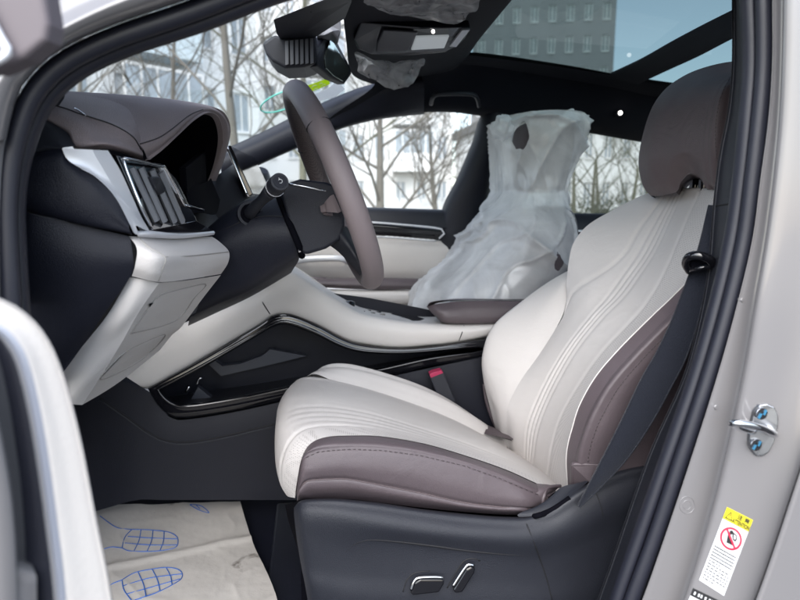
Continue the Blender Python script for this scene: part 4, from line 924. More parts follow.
sh.tube([P(294, 238, 1.03), P(300, 252, 1.03)], .0028, CHROME, n=5, sides=8)
sh.build('column_shroud', sc_)
bo = MB(); bc = on(shv, 250, 214, 0)
nrm_ = V((.25, -.95, .12)).normalized()
bo.tube([bc - nrm_ * .01, bc + nrm_ * .005], .021, DARK, n=3, sides=28); bo.tube([bc + nrm_ * .0052, bc + nrm_ * .0056], .0165, VOID, n=3, sides=28); bo.build('stalk_boot', sc_)
sk = MB(); kA = P(253, 209, 1.02); kB = P(272, 190, .965); kC = P(283, 178, .935)
ax = (kC - kB).normalized()
sk.tube([bc, kA.lerp(bc, .3), kA.lerp(kB, .5), kB], [.010, .0095, .0085, .0125], DARK2, n=14, sides=16)
ko = sk.build('stalk', sc_)
kn = MB()
axis = (V((.45, -.85, .28))).normalized()
c0_ = P(273, 190, .962); c1_ = P(280, 181.5, .925)
ax2 = (c1_ - c0_).normalized()
kn.tube([c0_, c0_.lerp(c1_, .25), c0_.lerp(c1_, .9), c1_], [.0125, .0145, .0145, .0132], DARK2, n=12, sides=24)
kn.tube([c0_.lerp(c1_, .30), c0_.lerp(c1_, .36)], .0149, SILVER, n=3, sides=24)
kn.tube([c1_ + ax2 * .0001, c1_ + ax2 * .0012], .0100, DARK, n=3, sides=24)
side = ax2.cross(V((0, 0, 1))).normalized(); up2 = side.cross(ax2)
kn.tube([c1_ + ax2 * .0018 + side * (.003 * math.cos(R(a))) + up2 * (.003 * math.sin(R(a))) for a in range(20, 320, 20)], .00045, STW, n=30, sides=5)
kn.tube([c1_ + ax2 * .0018 + up2 * .002, c1_ + ax2 * .0018 + up2 * .005 + side * .002], .00045, STW, n=4, sides=5)
q = kn.build('stalk_knob', sc_); q.parent = ko; q.location = (0, 0, 0)

# ================================================================== STEERING WHEEL
WC = P(333, 189, 1.13)
sw = thing('steering_wheel', tuple(WC), 'mauve leather steering wheel seen edge-on in front of the dashboard', 'steering wheel')
tilt = R(21.5); turn = R(-4.5)
axw = V((math.cos(tilt) * math.cos(turn), -math.cos(tilt) * math.sin(turn), math.sin(tilt))).normalized()
wy = V((0, 1, 0)); wy = (wy - axw * wy.dot(axw)).normalized(); wz = axw.cross(wy) * -1
if wz.z < 0: wz = -wz
RW = .181
def wp_(a, r=RW, d=0): return WC + wy * (r * math.sin(a)) + wz * (r * math.cos(a)) + axw * d
rim = MB()
def rimrow(a, ra, rb):
    c = wp_(a); rad = (c - WC).normalized()
    return [c + rad * (ra * math.cos(t)) + axw * (rb * math.sin(t)) for t in [2 * math.pi * k / 18 for k in range(18)]]
N = 120
rows = [rimrow(2 * math.pi * i / N, .0172 * (1 + .10 * math.exp(-((abs((i / N * 360 + 180) % 360 - 180) - 62) / 24) ** 2)), .0195) for i in range(N)]
rim.grid(rows, RIMB, closed_r=True, closed_c=True, matfn=lambda i, j: PERFB if (40 <= i <= 110 - 70 + 20 or i < 34) and 6 <= j <= 13 and not (70 <= i) else RIMB)
for a in (-58, 58):
    rim.tube([wp_(R(a)) + (wp_(R(a)) - WC).normalized() * (.0174 * math.cos(t)) + axw * (.0197 * math.sin(t)) for t in [2 * math.pi * k / 16 for k in range(16)]], .0012, SEAMD, n=32, sides=5, closed=True)
rim.build('rim', sw)
hub = MB()
hb = [(279, 190), (285, 184), (300, 179), (325, 182), (338, 186), (343, 200), (345, 226), (340, 240), (326, 249), (306, 255), (300, 252), (290, 226)]
ho = [P(x, y, 1.045) for x, y in hb]
hub.slab([P(x, y, 1.03) for x, y in hb], V((0, .17, 0)), DARK)
hubo = hub.build('airbag_hub', sw, bevel=.012, seg=4)
hs = MB(); hs.tube([P(289, 184, 1.03), P(302, 186, 1.026), P(326, 191, 1.03)], .0016, CHROME, n=8, sides=8); q = hs.build('hub_accent', sw); q.parent = hubo; q.location = (0, 0, 0)
sp = MB()
sp.net([[P(338, 196, 1.04), P(330, 206, 1.03), P(324, 204, 1.01), P(330, 196, .985)], [P(341, 215, 1.04), P(333, 216, 1.03), P(326, 212, 1.01), P(338, 213, .985)]], RIMB, n=12, sub=5, thick=.008)
sp.build('spoke', sw)
sp = MB()
sp.net([[P(320, 240, 1.06), P(336, 250, 1.06), P(350, 264, 1.05), P(360, 276, 1.06)], [P(338, 232, 1.03), P(348, 244, 1.03), P(356, 256, 1.02), P(364, 268, 1.03)], [P(346, 226, 1.06), P(354, 240, 1.06), P(362, 252, 1.06), P(370, 262, 1.07)]], DARK2, n=14, sub=5, thick=.008)
sp.build('lower_spoke', sw)

# ================================================================== CENTRE CONSOLE
co = thing('centre_console', (.1, 1.55, .39), 'cream and black centre console rising towards the dashboard', 'console')
YC = 1.41
up_ = MB()
top_e = [(122, 374), (146, 353), (176, 328), (215, 312), (258, 291), (276, 276), (288, 270), (320, 290), (347, 306), (362, 314), (400, 321), (429, 323.5), (462, 325), (515, 323)]
bot_e = [(140, 386), (150, 386), (172, 374), (200, 358), (256, 325), (272, 315), (286, 312.5), (315, 322), (338, 334), (356, 341), (395, 346), (430, 344), (458, 341), (515, 330)]
up_.net([[P(x, y - 1, YC + .02) for x, y in top_e], [P(x, y, YC) for x, y in top_e], [P(x * .85 + x2 * .15, y * .85 + y2 * .15, YC - .012) for (x, y), (x2, y2) in zip(top_e, bot_e)], [P((x + x2) / 2, (y + y2) / 2, YC - .018) for (x, y), (x2, y2) in zip(top_e, bot_e)], [P(x, y, YC - .008) for x, y in bot_e], [P(x, y + 2, YC + .02) for x, y in bot_e]], WPLAS, n=60, sub=5)
upv_ = up_.bvh()
up_.tube([on(upv_, x, y, .0004, YC) for x, y in [(257, 291), (263, 303), (270, 314)]], .0013, SEAMD, n=10, sides=5)
up_.tube([on(upv_, x, y, .0004, YC) for x, y in [(464, 325.5), (462, 333), (459, 340.5)]], .0013, SEAMD, n=10, sides=5)
up_.build('side_panel', co)
# top deck with shifter panel
tk = MB()
tk.net([[P(258, 291, YC + .01), P(276, 276, YC + .01), P(288, 270, YC + .01), P(320, 290, YC + .01), P(347, 306, YC + .01), P(362, 313.5, YC + .01), P(400, 320, YC + .01), P(429, 323, YC + .01), P(515, 322, YC + .01)],
        [P(262, 280, 1.66), P(278, 268, 1.66), P(290, 264, 1.66), P(320, 284, 1.66), P(347, 299, 1.66), P(362, 306, 1.66), P(400, 313, 1.66), P(429, 315, 1.66), P(515, 314, 1.66)]], WPLAS, n=40, sub=4)
tk.net([[P(262, 280, 1.66), P(290, 264, 1.66), P(347, 299, 1.66), P(429, 315, 1.66), P(515, 314, 1.66)], [P(262, 330, 1.66), P(290, 330, 1.66), P(347, 350, 1.66), P(429, 370, 1.66), P(515, 370, 1.66)]], WPLAS, n=30, sub=3)
tk.tube([P(290, 273, 1.45), P(303, 281, 1.45), P(310, 285.5, 1.45)], .006, CHROME, n=8, sides=10, flat=(.6, 1.2))
tk.build('deck', co)
gp = MB()
gp.slab([P(352, 312.2, 1.445), P(362, 315.6, 1.445), P(420, 322, 1.445), P(426, 319, 1.53), P(415, 315.6, 1.62), P(358, 309, 1.62)], V((0, 0, -.02)), BLACKG)
gp.build('selector_panel', co, bevel=.002)
sr = MB()
for px, py, Y in ((362, 314, 1.50), (372, 315.5, 1.50), (382, 317, 1.50), (368, 313, 1.56), (378, 314.5, 1.56)):
    c = P(px, py, Y); sr.tube([c + V((0, 0, -.004)), c + V((0, 0, .007))], .0085, CHROME if px % 2 else BLACKG, n=3, sides=14)
sr.tube([P(365, 317, 1.46), P(392, 319, 1.47), P(404, 318, 1.5)], .0022, CHROME, n=10, sides=6)
sr.build('switch_row', co)
gs = MB(); c = P(350, 307, 1.54); gs.tube([c + V((-.012, 0, -.02)), c + V((-.004, 0, .002)), c + V((.01, 0, .0))], [.013, .017, .012], BLACKG, n=10, sides=16); gs.build('gear_knob', co)
# armrest lid
al = MB()
al.net([[P(428, 305, 1.50), P(434, 303, 1.60), P(442, 301.5, 1.66)], [P(427, 307, 1.44), P(441, 300.5, 1.55), P(450, 299, 1.66)], [P(440, 300.5, 1.42), P(480, 299.8, 1.53), P(480, 298, 1.66)], [P(520, 300.5, 1.42), P(540, 299.5, 1.53), P(540, 298, 1.66)]], BROWN, n=14, sub=8)
al.net([[P(427, 307, 1.44), P(437, 304, 1.424), P(470, 301, 1.416), P(522, 301, 1.416)], [P(431, 312, 1.43), P(441, 312, 1.402), P(474, 311, 1.40), P(522, 311, 1.40)], [P(440, 321, 1.44), P(446, 322.5, 1.405), P(474, 323, 1.402), P(522, 322, 1.402)], [P(442, 322, 1.48), P(448, 324, 1.45), P(474, 324.5, 1.45), P(522, 323, 1.45)]], BROWN, n=30, sub=6)
al.net([[P(427, 307, 1.44), P(431, 312, 1.43), P(440, 321, 1.44)], [P(434, 303, 1.6), P(438, 309, 1.6), P(444, 318, 1.6)]], BROWN, n=8, sub=4)
al.build('armrest_lid', co)
# gloss black opening below
bk = MB()
ring_o = [(148, 388), (200, 360), (258, 326), (272, 316), (290, 314), (318, 325), (342, 338), (362, 344.5), (395, 348), (430, 346.5), (500, 338), (500, 352), (430, 366), (380, 378), (340, 386), (290, 398), (240, 409), (205, 415), (180, 417.5), (168, 414), (157, 404)]
ring_i = [(160, 390), (206, 366), (258, 336), (274, 327), (288, 325), (314, 334), (336, 345), (358, 352), (395, 354), (430, 352), (478, 348), (478, 351), (430, 357), (380, 368), (338, 375), (288, 386), (240, 396), (205, 402), (184, 404), (174, 402), (166, 397)]
bk.net([[P(x, y, YC + .012) for x, y in ring_o + ring_o[:1]], [P(x, y, YC - .012) for x, y in ring_o + ring_o[:1]], [P((x + x2) / 2, (y + y2) / 2, YC - .018) for (x, y), (x2, y2) in zip(ring_o + ring_o[:1], ring_i + ring_i[:1])], [P(x, y, YC - .004) for x, y in ring_i + ring_i[:1]], [P(x, y, YC + .16) for x, y in ring_i + ring_i[:1]]], BLACKG, n=120, sub=4)
bk.build('gloss_surround', co)
tr = MB()
tr.net([[P(150, 330, 1.60), P(300, 290, 1.6), P(520, 330, 1.6)], [P(150, 430, 1.60), P(300, 420, 1.6), P(520, 400, 1.6)]], DARK, n=8, sub=3)
tr.net([[P(160, 405, YC + .02), P(260, 398, YC + .02), P(500, 352, YC + .02)], [P(170, 396, 1.6), P(280, 380, 1.6), P(500, 343, 1.6)]], DARK2, n=10, sub=3)
GAPLT = mat('painted_opening_light', (.05, .055, .07), .35)  # light seen through the console's far opening, painted as paler panels
tr.slab([P(206, 362, 1.56), P(214, 360, 1.56), P(222, 366, 1.56), P(240, 364, 1.56), P(262, 356, 1.56), P(270, 349.5, 1.56), P(306, 356, 1.56), P(265, 366, 1.56), P(221, 376, 1.56)], V((0, .02, 0)), GAPLT)
tr.slab([P(198, 387, 1.5), P(214, 400, 1.5), P(189, 403, 1.5)], V((0, .02, 0)), GAPLT)
tr.tube([P(186, 392, 1.45), P(188, 389, 1.45), P(189, 386, 1.45)], .004, CHROME, n=6, sides=8); tr.tube([P(197, 385, 1.47), P(199, 379, 1.47), P(202, 378, 1.47)], .003, CHROME, n=6, sides=8)
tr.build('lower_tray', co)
tn = MB()
tn.net([[P(66, 375, YC + .01), P(110, 380, YC), P(146, 389, YC - .004), P(168, 416, YC - .006), P(182, 420, YC - .006), P(240, 411, YC - .006), P(340, 388, YC - .006), P(430, 368, YC - .006), P(540, 345, YC - .006)],
        [P(60, 410, YC + .01), P(100, 412, YC), P(136, 428, YC - .01), P(162, 440, YC - .014), P(186, 443, YC - .014), P(240, 434, YC - .014), P(340, 415, YC - .014), P(430, 400, YC - .014), P(540, 380, YC - .014)],
        [P(60, 520, YC - .01), P(100, 510, YC - .01), P(136, 500, YC - .02), P(162, 500, YC - .02), P(186, 500, YC - .02), P(240, 500, YC - .02), P(340, 500, YC - .02), P(430, 500, YC - .02), P(540, 500, YC - .02)],
        ], DARK, n=50, sub=6)
tv = tn.bvh()
tn.tube([on(tv, x, y, .0004, YC) for x, y in [(100, 398), (126, 416), (145, 430), (165, 440), (186, 442), (215, 438), (250, 430), (275, 424)]], .0014, SEAMD, n=40, sides=5)
tn.tube([on(tv, x, y + 2.2, .0002, YC) for x, y in [(100, 398), (126, 416), (145, 430), (165, 440), (186, 442), (215, 438), (250, 430), (275, 424)]], .0016, DARK2, n=40, sides=6)  # highlight along the crease, put in as a lighter coloured ridge
tn.build('tunnel_panel', co)
# cream wedge at the front of the console beside the pedals
# ================================================================== BELT BUCKLE
bu = thing('belt_buckle', tuple(P(445, 395, 1.36)), 'dark seat belt buckle with a red button beside the cushion', 'buckle')
b = MB(); b.slab([P(429, 376, 1.35), P(431, 373.5, 1.35), P(441, 371.5, 1.35), P(444, 373, 1.35), P(456, 402, 1.35), P(440, 402, 1.35)], V((0, .02, 0)), DARK2); b.build('housing', bu, bevel=.003)
b = MB(); b.slab([P(429.5, 374.5, 1.347), P(433, 372.5, 1.347), P(441.5, 370.5, 1.347), P(443.5, 373, 1.347), P(431, 378, 1.347)], V((0, .018, .002)), RED); b.build('button', bu, bevel=.001)
# ================================================================== DRIVER SEAT
ds = thing('driver_seat', tuple(P(430, 560, 1.12)), 'cream and mauve brown leather driver seat with pleated backrest, nearest the open doorway', 'car seat')
# ---- cushion: cream top
ct = MB()
k = []
k.append([(295, 498, .905), (298, 478, .888), (302, 458, .884), (310, 444, .890), (326, 437, .896), (352, 435.5, .90), (383, 436.5, .90), (426, 444, .90), (470, 457, .90), (507, 470, .90), (536, 483, .905), (556, 491, .93)])
k.append([(287, 496, .94), (281, 484, .935), (281, 462, .925), (290, 440, .93), (306, 428, .945), (335, 425, .955), (372, 428, .958), (420, 438, .958), (466, 451, .958), (506, 465, .958), (538, 479, .96), (562, 491, .97)])
k.append([(288, 492, 1.0), (277, 470, 1.0), (275, 445, 1.0), (279, 424, 1.01), (294, 413, 1.02), (325, 410, 1.03), (368, 416, 1.03), (415, 429, 1.03), (462, 444, 1.03), (505, 460, 1.03), (540, 476, 1.03), (566, 489, 1.03)])
k.append([(292, 488, 1.10), (279, 455, 1.10), (276, 425, 1.10), (279, 408, 1.10), (291, 397, 1.11), (322, 395, 1.11), (366, 403, 1.11), (412, 417, 1.11), (460, 433, 1.11), (504, 452, 1.11), (542, 472, 1.11), (570, 487, 1.11)])
k.append([(300, 480, 1.20), (286, 440, 1.20), (280, 410, 1.20), (284, 394, 1.20), (296, 385, 1.20), (322, 384.5, 1.20), (366, 393, 1.20), (410, 407, 1.20), (456, 424, 1.20), (502, 447, 1.20), (544, 470, 1.20), (574, 485, 1.20)])
k.append([(312, 470, 1.27), (300, 425, 1.27), (292, 395, 1.265), (294, 383, 1.26), (303, 377.5, 1.26), (322, 378, 1.26), (364, 388, 1.26), (408, 402, 1.26), (452, 419, 1.26), (498, 443, 1.26), (544, 468, 1.26), (576, 484, 1.26)])
def cush(s, t):
    v = 0
    for c in (1.35, 1.65, 1.95, 2.25): v -= .0012 * gauss(s, c, .07) * smooth(.12, .3, t)
    v -= .003 * gauss(s, 1.0, .05) * (1 - smooth(.3, .45, t))
    v -= .0016 * gauss(s, 4.6, .06)
    return v
ct.net([pl(c) for c in k], WHITE, n=90, sub=16, disp=cush, matfn=lambda s, t: PERF if s < .72 + .12 * smooth(.25, .5, t) else WHITE)
# far bolster
ct.net([pl([(303, 379, 1.262), (315, 374, 1.262), (336, 382, 1.265), (371, 393, 1.265), (420, 409, 1.265), (460, 425, 1.265), (486, 440, 1.265), (506, 452, 1.265)]),
        pl([(304, 379, 1.275), (317, 371, 1.28), (339, 374, 1.285), (371, 382, 1.29), (418, 397, 1.29), (458, 414, 1.29), (486, 430, 1.29), (507, 445, 1.29)]),
        pl([(306, 381, 1.30), (320, 370, 1.31), (341, 367.5, 1.315), (371, 373, 1.32), (417, 387, 1.32), (450, 401.5, 1.32), (480, 420, 1.32), (506, 439, 1.32)]),
        pl([(310, 390, 1.33), (324, 376, 1.34), (343, 373, 1.345), (371, 378, 1.35), (417, 392, 1.35), (450, 408, 1.35), (480, 428, 1.35), (506, 446, 1.35)]),
        pl([(312, 470, 1.33), (326, 470, 1.35), (345, 470, 1.36), (371, 470, 1.36), (417, 470, 1.36), (450, 470, 1.36), (480, 470, 1.36), (506, 470, 1.36)])], WHITE, n=50, sub=8)
ctb = ct.bvh()
cto = ct.build('cushion', ds)
# ---- cushion: brown near side
cs_ = MB()
kb0 = k[0]
top_b = [(x - .5, y + .5, Y - .001) for x, y, Y in kb0]
sti = [(296, 492, .893), (299, 472, .872), (304, 457, .866), (318, 450.5, .866), (335, 448.6, .866), (353, 447.8, .866), (383, 449, .866), (420, 454, .866), (463, 464, .866), (500, 477, .866), (530, 490, .868), (549, 497, .885)]
sti2 = [(297, 497, .89), (299, 484, .866), (305, 472, .858), (318, 468, .857), (335, 466, .857), (353, 466, .857), (383, 469, .857), (420, 475, .857), (463, 487, .857), (500, 496, .857), (528, 500, .858), (545, 503, .88)]
se2 = [(297, 498, .89), (299, 489, .866), (306, 481.5, .860), (320, 479.5, .860), (334, 479, .860), (350, 479.5, .860), (382, 485.5, .860), (420, 493, .860), (463, 502.5, .860), (500, 507, .860), (526, 508.5, .86), (541, 509, .88)]
bot = [(297, 502, .90), (299, 500, .885), (307, 499, .88), (322, 499, .88), (338, 499, .88), (354, 499.5, .88), (384, 503, .88), (420, 507.5, .88), (465, 512, .88), (500, 514.5, .88), (524, 515, .88), (540, 514, .90)]
cs_.net([pl(top_b), pl([((a[0] + b[0]) / 2, (a[1] + b[1]) / 2 - .5, (a[2] + b[2]) / 2 - .007) for a, b in zip(top_b, sti)]), pl(sti), pl(sti2), pl(se2), pl([(x, y, Y) for x, y, Y in [((a[0] + b[0]) / 2, (a[1] + b[1]) / 2, .862 if i > 0 else .89) for i, (a, b) in enumerate(zip(se2, bot))]]), pl(bot)], BROWN, n=90, sub=7,
        disp=lambda s, t: -.0022 * gauss(s, 2.0, .10) - .003 * gauss(s, 4.0, .12))
csb = cs_.bvh()
for q0, q1 in zip([(306 + i * 5.2, 0) for i in range(46)], [(306 + i * 5.2 + 3.0, 0) for i in range(46)]):
    def yst(x):
        for a, b in zip(sti[2:], sti[3:]):
            if a[0] <= x <= b[0]: return a[1] + (b[1] - a[1]) * (x - a[0]) / (b[0] - a[0]) + 1.6
        return sti[-1][1]
    if q1[0] < 545: cs_.tube([on(csb, q0[0], yst(q0[0]), .0004), on(csb, q1[0], yst(q1[0]), .0004)], .0007, STITCH, n=3, sides=4)
cs_.tube([on(csb, x, y, .0004) for x, y in [(301, 487), (308, 481), (334, 479), (350, 479.5), (382, 485.5), (420, 493), (463, 502.5), (500, 507), (528, 508.5)]], .0011, HEADB, n=50, sides=5)
cs_.net([pl([(536, 483.5, .905), (548, 484.5, .90), (560, 486, .92)]), pl([(534, 492, .875), (546, 490, .88), (556, 490, .91)]), pl([(530, 506, .870), (542, 503, .875), (547, 496, .90)])], BROWN, n=14, sub=5)
cs_.tube(pl([(560, 486, .915), (547, 488, .888), (543.5, 497, .876), (540, 508, .874), (520, 513, .872)]), .0032, BROWN, n=24, sides=8)
cs_.build('cushion_side', ds)
# small brown flap at the rear of the far cushion bolster
fp_ = MB(); fp_.net([pl([(478, 428, 1.30), (492, 434, 1.28), (512, 441, 1.25)]), pl([(474, 421, 1.33), (490, 426, 1.32), (510, 436, 1.3)]), pl([(480, 430, 1.36), (494, 438, 1.36), (512, 446, 1.36)])], BROWN, n=14, sub=5)
fp_.net([pl([(484, 434, 1.262), (496, 436, 1.25), (513, 440, 1.235)]), pl([(486, 429, 1.29), (497, 431, 1.28), (513, 437, 1.26)])], BROWN, n=10, sub=4)
fp_.build('bolster_flap', ds)
# ---- backrest: cream front
br = MB()
K = []
K.append([(516, 470, 1.29), (509, 445, 1.275), (507, 420, 1.265), (509, 404, 1.26), (521, 380, 1.255), (541, 352, 1.25), (560, 321, 1.245), (566.5, 302, 1.25), (566.5, 284, 1.27), (569, 260, 1.29), (574, 242, 1.30), (588, 225, 1.305), (612, 210.5, 1.30), (634, 199, 1.285), (648, 193, 1.27)])
K.append([(520, 474, 1.262), (515, 450, 1.25), (514, 424, 1.24), (519, 404, 1.235), (533, 376, 1.225), (552, 346, 1.215), (571, 318, 1.205), (582, 300, 1.20), (592, 282, 1.205), (604, 262, 1.215), (614, 242, 1.225), (626, 224, 1.235), (640, 210, 1.24), (652, 199, 1.24), (660, 192, 1.24)])
K.append([(526, 478, 1.225), (525, 455, 1.215), (527, 428, 1.205), (535, 404, 1.195), (550, 373, 1.18), (568, 344, 1.165), (590, 316, 1.155), (606, 298, 1.155), (622, 276, 1.16), (636, 256, 1.165), (646, 238, 1.175), (655, 222, 1.185), (663, 208, 1.195), (669, 198, 1.20), (673, 191, 1.20)])
K.append([(532, 481, 1.19), (533, 460, 1.18), (537, 432, 1.17), (546, 406, 1.16), (562, 374, 1.145), (580, 345, 1.13), (604, 316, 1.12), (624, 296, 1.115), (640, 274, 1.12), (652, 256, 1.125), (661, 239, 1.135), (668, 223, 1.145), (675, 208, 1.155), (680, 198, 1.16), (683, 191, 1.16)])
K.append([(546, 488, 1.11), (548, 470, 1.10), (553, 440, 1.09), (562, 414, 1.08), (579, 384, 1.065), (600, 354, 1.05), (626, 326, 1.04), (644, 306, 1.035), (658, 284, 1.035), (668, 264, 1.04), (676, 245, 1.05), (683, 228, 1.06), (690, 211, 1.075), (696, 199, 1.08), (699, 191, 1.08)])
K.append([(558, 492, 1.01), (560, 476, 1.0), (565, 446, .99), (573, 420, .98), (588, 394, .967), (609, 364, .955), (636, 334, .95), (655, 314, .95), (671, 292, .95), (684, 270, .955), (692, 252, .965), (699, 234, .975), (706, 215, .99), (712, 200, 1.0), (714, 191, 1.0)])
K.append([(569, 497, .935), (568, 484, .925), (567, 453, .912), (573.5, 425, .902), (580, 404, .895), (596, 376, .888), (620, 348, .885), (652, 316, .885), (672, 297, .888), (690, 278, .895), (702, 258, .91), (711, 240, .925), (718, 220, .94), (723, 204, .95), (725, 192, .955)])
def back(s, t):
    v = 0
    for c in (2.0, 2.35, 2.7, 3.0): v -= .0019 * gauss(s, c, .07)
    v -= .0026 * gauss(s, 4.0, .05)
    # wing seam: from the far notch up across to the top
    if t > .5:
        sc = .0 + 1.55 * smooth(.50, .80, t)
        v -= .0030 * gauss(s, sc, .06)
    return v
br.net([pl(c) for c in K], WHITE, n=130, sub=16, disp=back, matfn=lambda s, t: PERF if s > 4.0 and s < 5.75 else WHITE)
br.net([pl(K[0]), [P(x + 1.5, y + 2, Y + .04) for x, y, Y in K[0]], [P(x + 14, y + 6, Y + .05) for x, y, Y in K[0]]], WHITE, n=80, sub=4)
br.net([[P(*c[-1]) for c in K], [P(c[-1][0] + 4, c[-1][1] - 3, c[-1][2] + .005) for c in K], [P(c[-1][0] + 30, c[-1][1] + 6, c[-1][2] + .02) for c in K]], WHITE, n=40, sub=4)
# far lower bolster
br.net([[P(*q) for q in [(516, 470, 1.285), (509, 445, 1.275), (507, 420, 1.266), (509, 404, 1.262), (521, 380, 1.257), (541, 352, 1.252), (560, 321, 1.248), (566.5, 302, 1.262), (570, 284, 1.285)]],
        pl([(512, 466, 1.30), (503, 442, 1.295), (500, 420, 1.292), (498, 402, 1.29), (502, 374, 1.288), (518, 344, 1.285), (541, 312, 1.28), (556, 292, 1.285), (570, 276, 1.30)]),
        pl([(511, 464, 1.325), (500, 440, 1.325), (494, 412, 1.325), (487.5, 386, 1.325), (486, 360, 1.325), (499, 330, 1.325), (526, 303, 1.325), (550, 284, 1.325), (572, 270, 1.325)]),
        pl([(512, 464, 1.345), (499, 438, 1.35), (490, 408, 1.35), (483.5, 380, 1.35), (482.5, 354, 1.35), (493, 326, 1.35), (521, 302, 1.35), (549, 282, 1.35), (574, 268, 1.35)]),
        pl([(522, 460, 1.37), (506, 436, 1.38), (497, 408, 1.38), (490, 380, 1.38), (489, 356, 1.38), (499, 332, 1.38), (527, 308, 1.38), (556, 288, 1.38), (582, 274, 1.38)])], WHITE, n=60, sub=8)
bro = br.build('backrest', ds)
# brown edge of the far bolster low down
fb = MB(); fb.net([pl([(484, 384, 1.352), (487, 400, 1.352), (494, 418, 1.352), (503, 436, 1.35)]), pl([(482.5, 384, 1.36), (485, 402, 1.36), (491, 420, 1.36), (500, 438, 1.36)]), pl([(486, 380, 1.40), (490, 402, 1.40), (497, 422, 1.40), (508, 440, 1.40)])], BROWN, n=14, sub=4); fb.build('far_side_panel', ds)
# ---- backrest: brown near side
bs = MB()
e0 = K[6]
e0b = [(569, 500, .932), (567.5, 484, .922), (566.5, 453, .909), (573, 425, .899), (580, 404, .892), (596, 376, .885), (620, 348, .882), (652, 316, .882), (672, 297, .886), (690, 278, .893), (702, 258, .908)]
e1 = [(580, 500, .90), (576, 484, .892), (575, 456, .882), (583, 428, .872), (591, 408, .866), (607, 381, .860), (631, 353, .857), (661, 322, .858), (680, 303, .863), (696, 284, .872), (707, 264, .89)]
e2_ = [(592, 498, .872), (586, 480, .866), (587, 454, .858), (594, 430, .850), (603, 410, .846), (618, 385, .842), (642, 357, .840), (670, 328, .841), (688, 309, .846), (703, 290, .856), (713, 270, .875)]
e3_ = [(650, 492, .868), (648, 474, .862), (650, 452, .858), (656, 432, .856), (664, 414, .855), (676, 392, .854), (692, 366, .854), (708, 338, .856), (718, 318, .86), (726, 298, .868), (730, 276, .88)]
e4_ = [(700, 492, .90), (698, 474, .90), (700, 452, .90), (706, 432, .90), (714, 414, .90), (726, 392, .90), (740, 366, .90), (754, 338, .90), (762, 318, .90), (768, 298, .90), (770, 276, .90)]
e5_ = [(700, 480, 1.1), (698, 462, 1.1), (700, 442, 1.1), (706, 422, 1.1), (714, 404, 1.1), (724, 382, 1.1), (736, 356, 1.1), (748, 330, 1.1), (756, 310, 1.1), (760, 290, 1.1), (764, 270, 1.1)]
bs.net([pl(e0b), pl(e1), pl(e2_), pl(e3_), pl(e4_), pl(e5_)], BROWN, n=80, sub=8, disp=lambda s, t: -.0022 * gauss(s, 2.0, .07))
bsb = bs.bvh()
stp = [(588, 474), (589, 454), (596, 430), (605, 411), (620, 386), (644, 358), (671, 330), (688, 311)]
sp_ = spline([V((x, y, 0)) for x, y in stp], 100)
for i in range(0, 99, 2):
    a, b_ = sp_[i], sp_[i].lerp(sp_[i + 1], 1.2); bs.tube([on(bsb, a.x, a.y, .0004), on(bsb, b_.x, b_.y, .0004)], .0007, STITCH, n=3, sides=4)
bs.build('backrest_side', ds)
pg = MB(); pg.tube([P(x, y, Y - .001) for x, y, Y in e0b], 0.0011, WHITE, n=90, sides=8); q = pg.build('piping', ds); q.parent = bro; q.location = (0, 0, 0)
# flap at the foot of the backrest side
fl_ = MB(); fl_.slab(pl([(571, 486, .885), (571, 466, .868), (574, 463.5, .866), (593, 464, .858), (608, 464, .855), (600, 480, .858), (590, 482, .862), (574, 487, .88)]), V((.002, .010, 0)), BROWN); fl_.build('hinge_flap', ds, bevel=.004)
# back shell
sh_ = MB(); sh_.net([pl([(560, 520, 1.3), (640, 380, 1.3), (720, 250, 1.25), (740, 192, 1.2)]), pl([(640, 520, 1.32), (720, 380, 1.32), (790, 250, 1.27), (800, 190, 1.2)]), pl([(760, 520, 1.0), (800, 380, 1.0), (830, 250, 1.0), (830, 190, 1.0)]), pl([(690, 510, .9), (730, 380, .9), (775, 270, .9), (790, 200, .95)])], BROWN, n=20, sub=6)
sh_.build('back_shell', ds)
# ---- headrest
hr = MB()
H_ = []
# outline rings from far side to near side: each ring front->top->back seen from the door side
def ring(cx, cy, sx, sy, Y): return None
fro = [(651, 196, 1.20), (644, 188, 1.21), (640, 176, 1.22), (638.5, 160, 1.225), (642, 138, 1.225), (650, 112, 1.225), (660, 95, 1.22), (674, 82, 1.21), (697, 70, 1.19), (730, 62, 1.17), (765, 62, 1.17)]
f1 = [(660, 196, 1.16), (652, 188, 1.155), (648, 174, 1.15), (647, 157, 1.145), (651, 135, 1.145), (659, 110, 1.145), (669, 94, 1.145), (682, 82, 1.145), (703, 71, 1.14), (733, 63, 1.13), (768, 63, 1.12)]
f2 = [(680, 191, 1.08), (676, 182, 1.07), (674, 168, 1.06), (674, 152, 1.055), (677, 131, 1.055), (683, 108, 1.055), (691, 93, 1.055), (701, 83, 1.055), (717, 74, 1.06), (742, 68, 1.065), (772, 68, 1.07)]
f3 = [(716, 190, .985), (710, 184, .975), (708, 170, .968), (707, 152, .963), (708, 131, .963), (712, 109, .965), (717, 94, .968), (723, 84, .975), (733, 76, .985), (752, 72, 1.0), (776, 74, 1.01)]
f4 = [(730, 194, .965), (724, 188, .952), (722, 172, .945), (721, 154, .94), (721, 132, .94), (724, 110, .942), (728, 96, .946), (734, 86, .955), (744, 80, .968), (762, 78, .985), (782, 82, 1.0)]
f5 = [(780, 198, .97), (778, 192, .955), (776, 174, .948), (776, 154, .945), (776, 132, .945), (778, 112, .947), (780, 100, .95), (784, 92, .96), (790, 90, .975), (800, 94, .99), (810, 105, 1.0)]
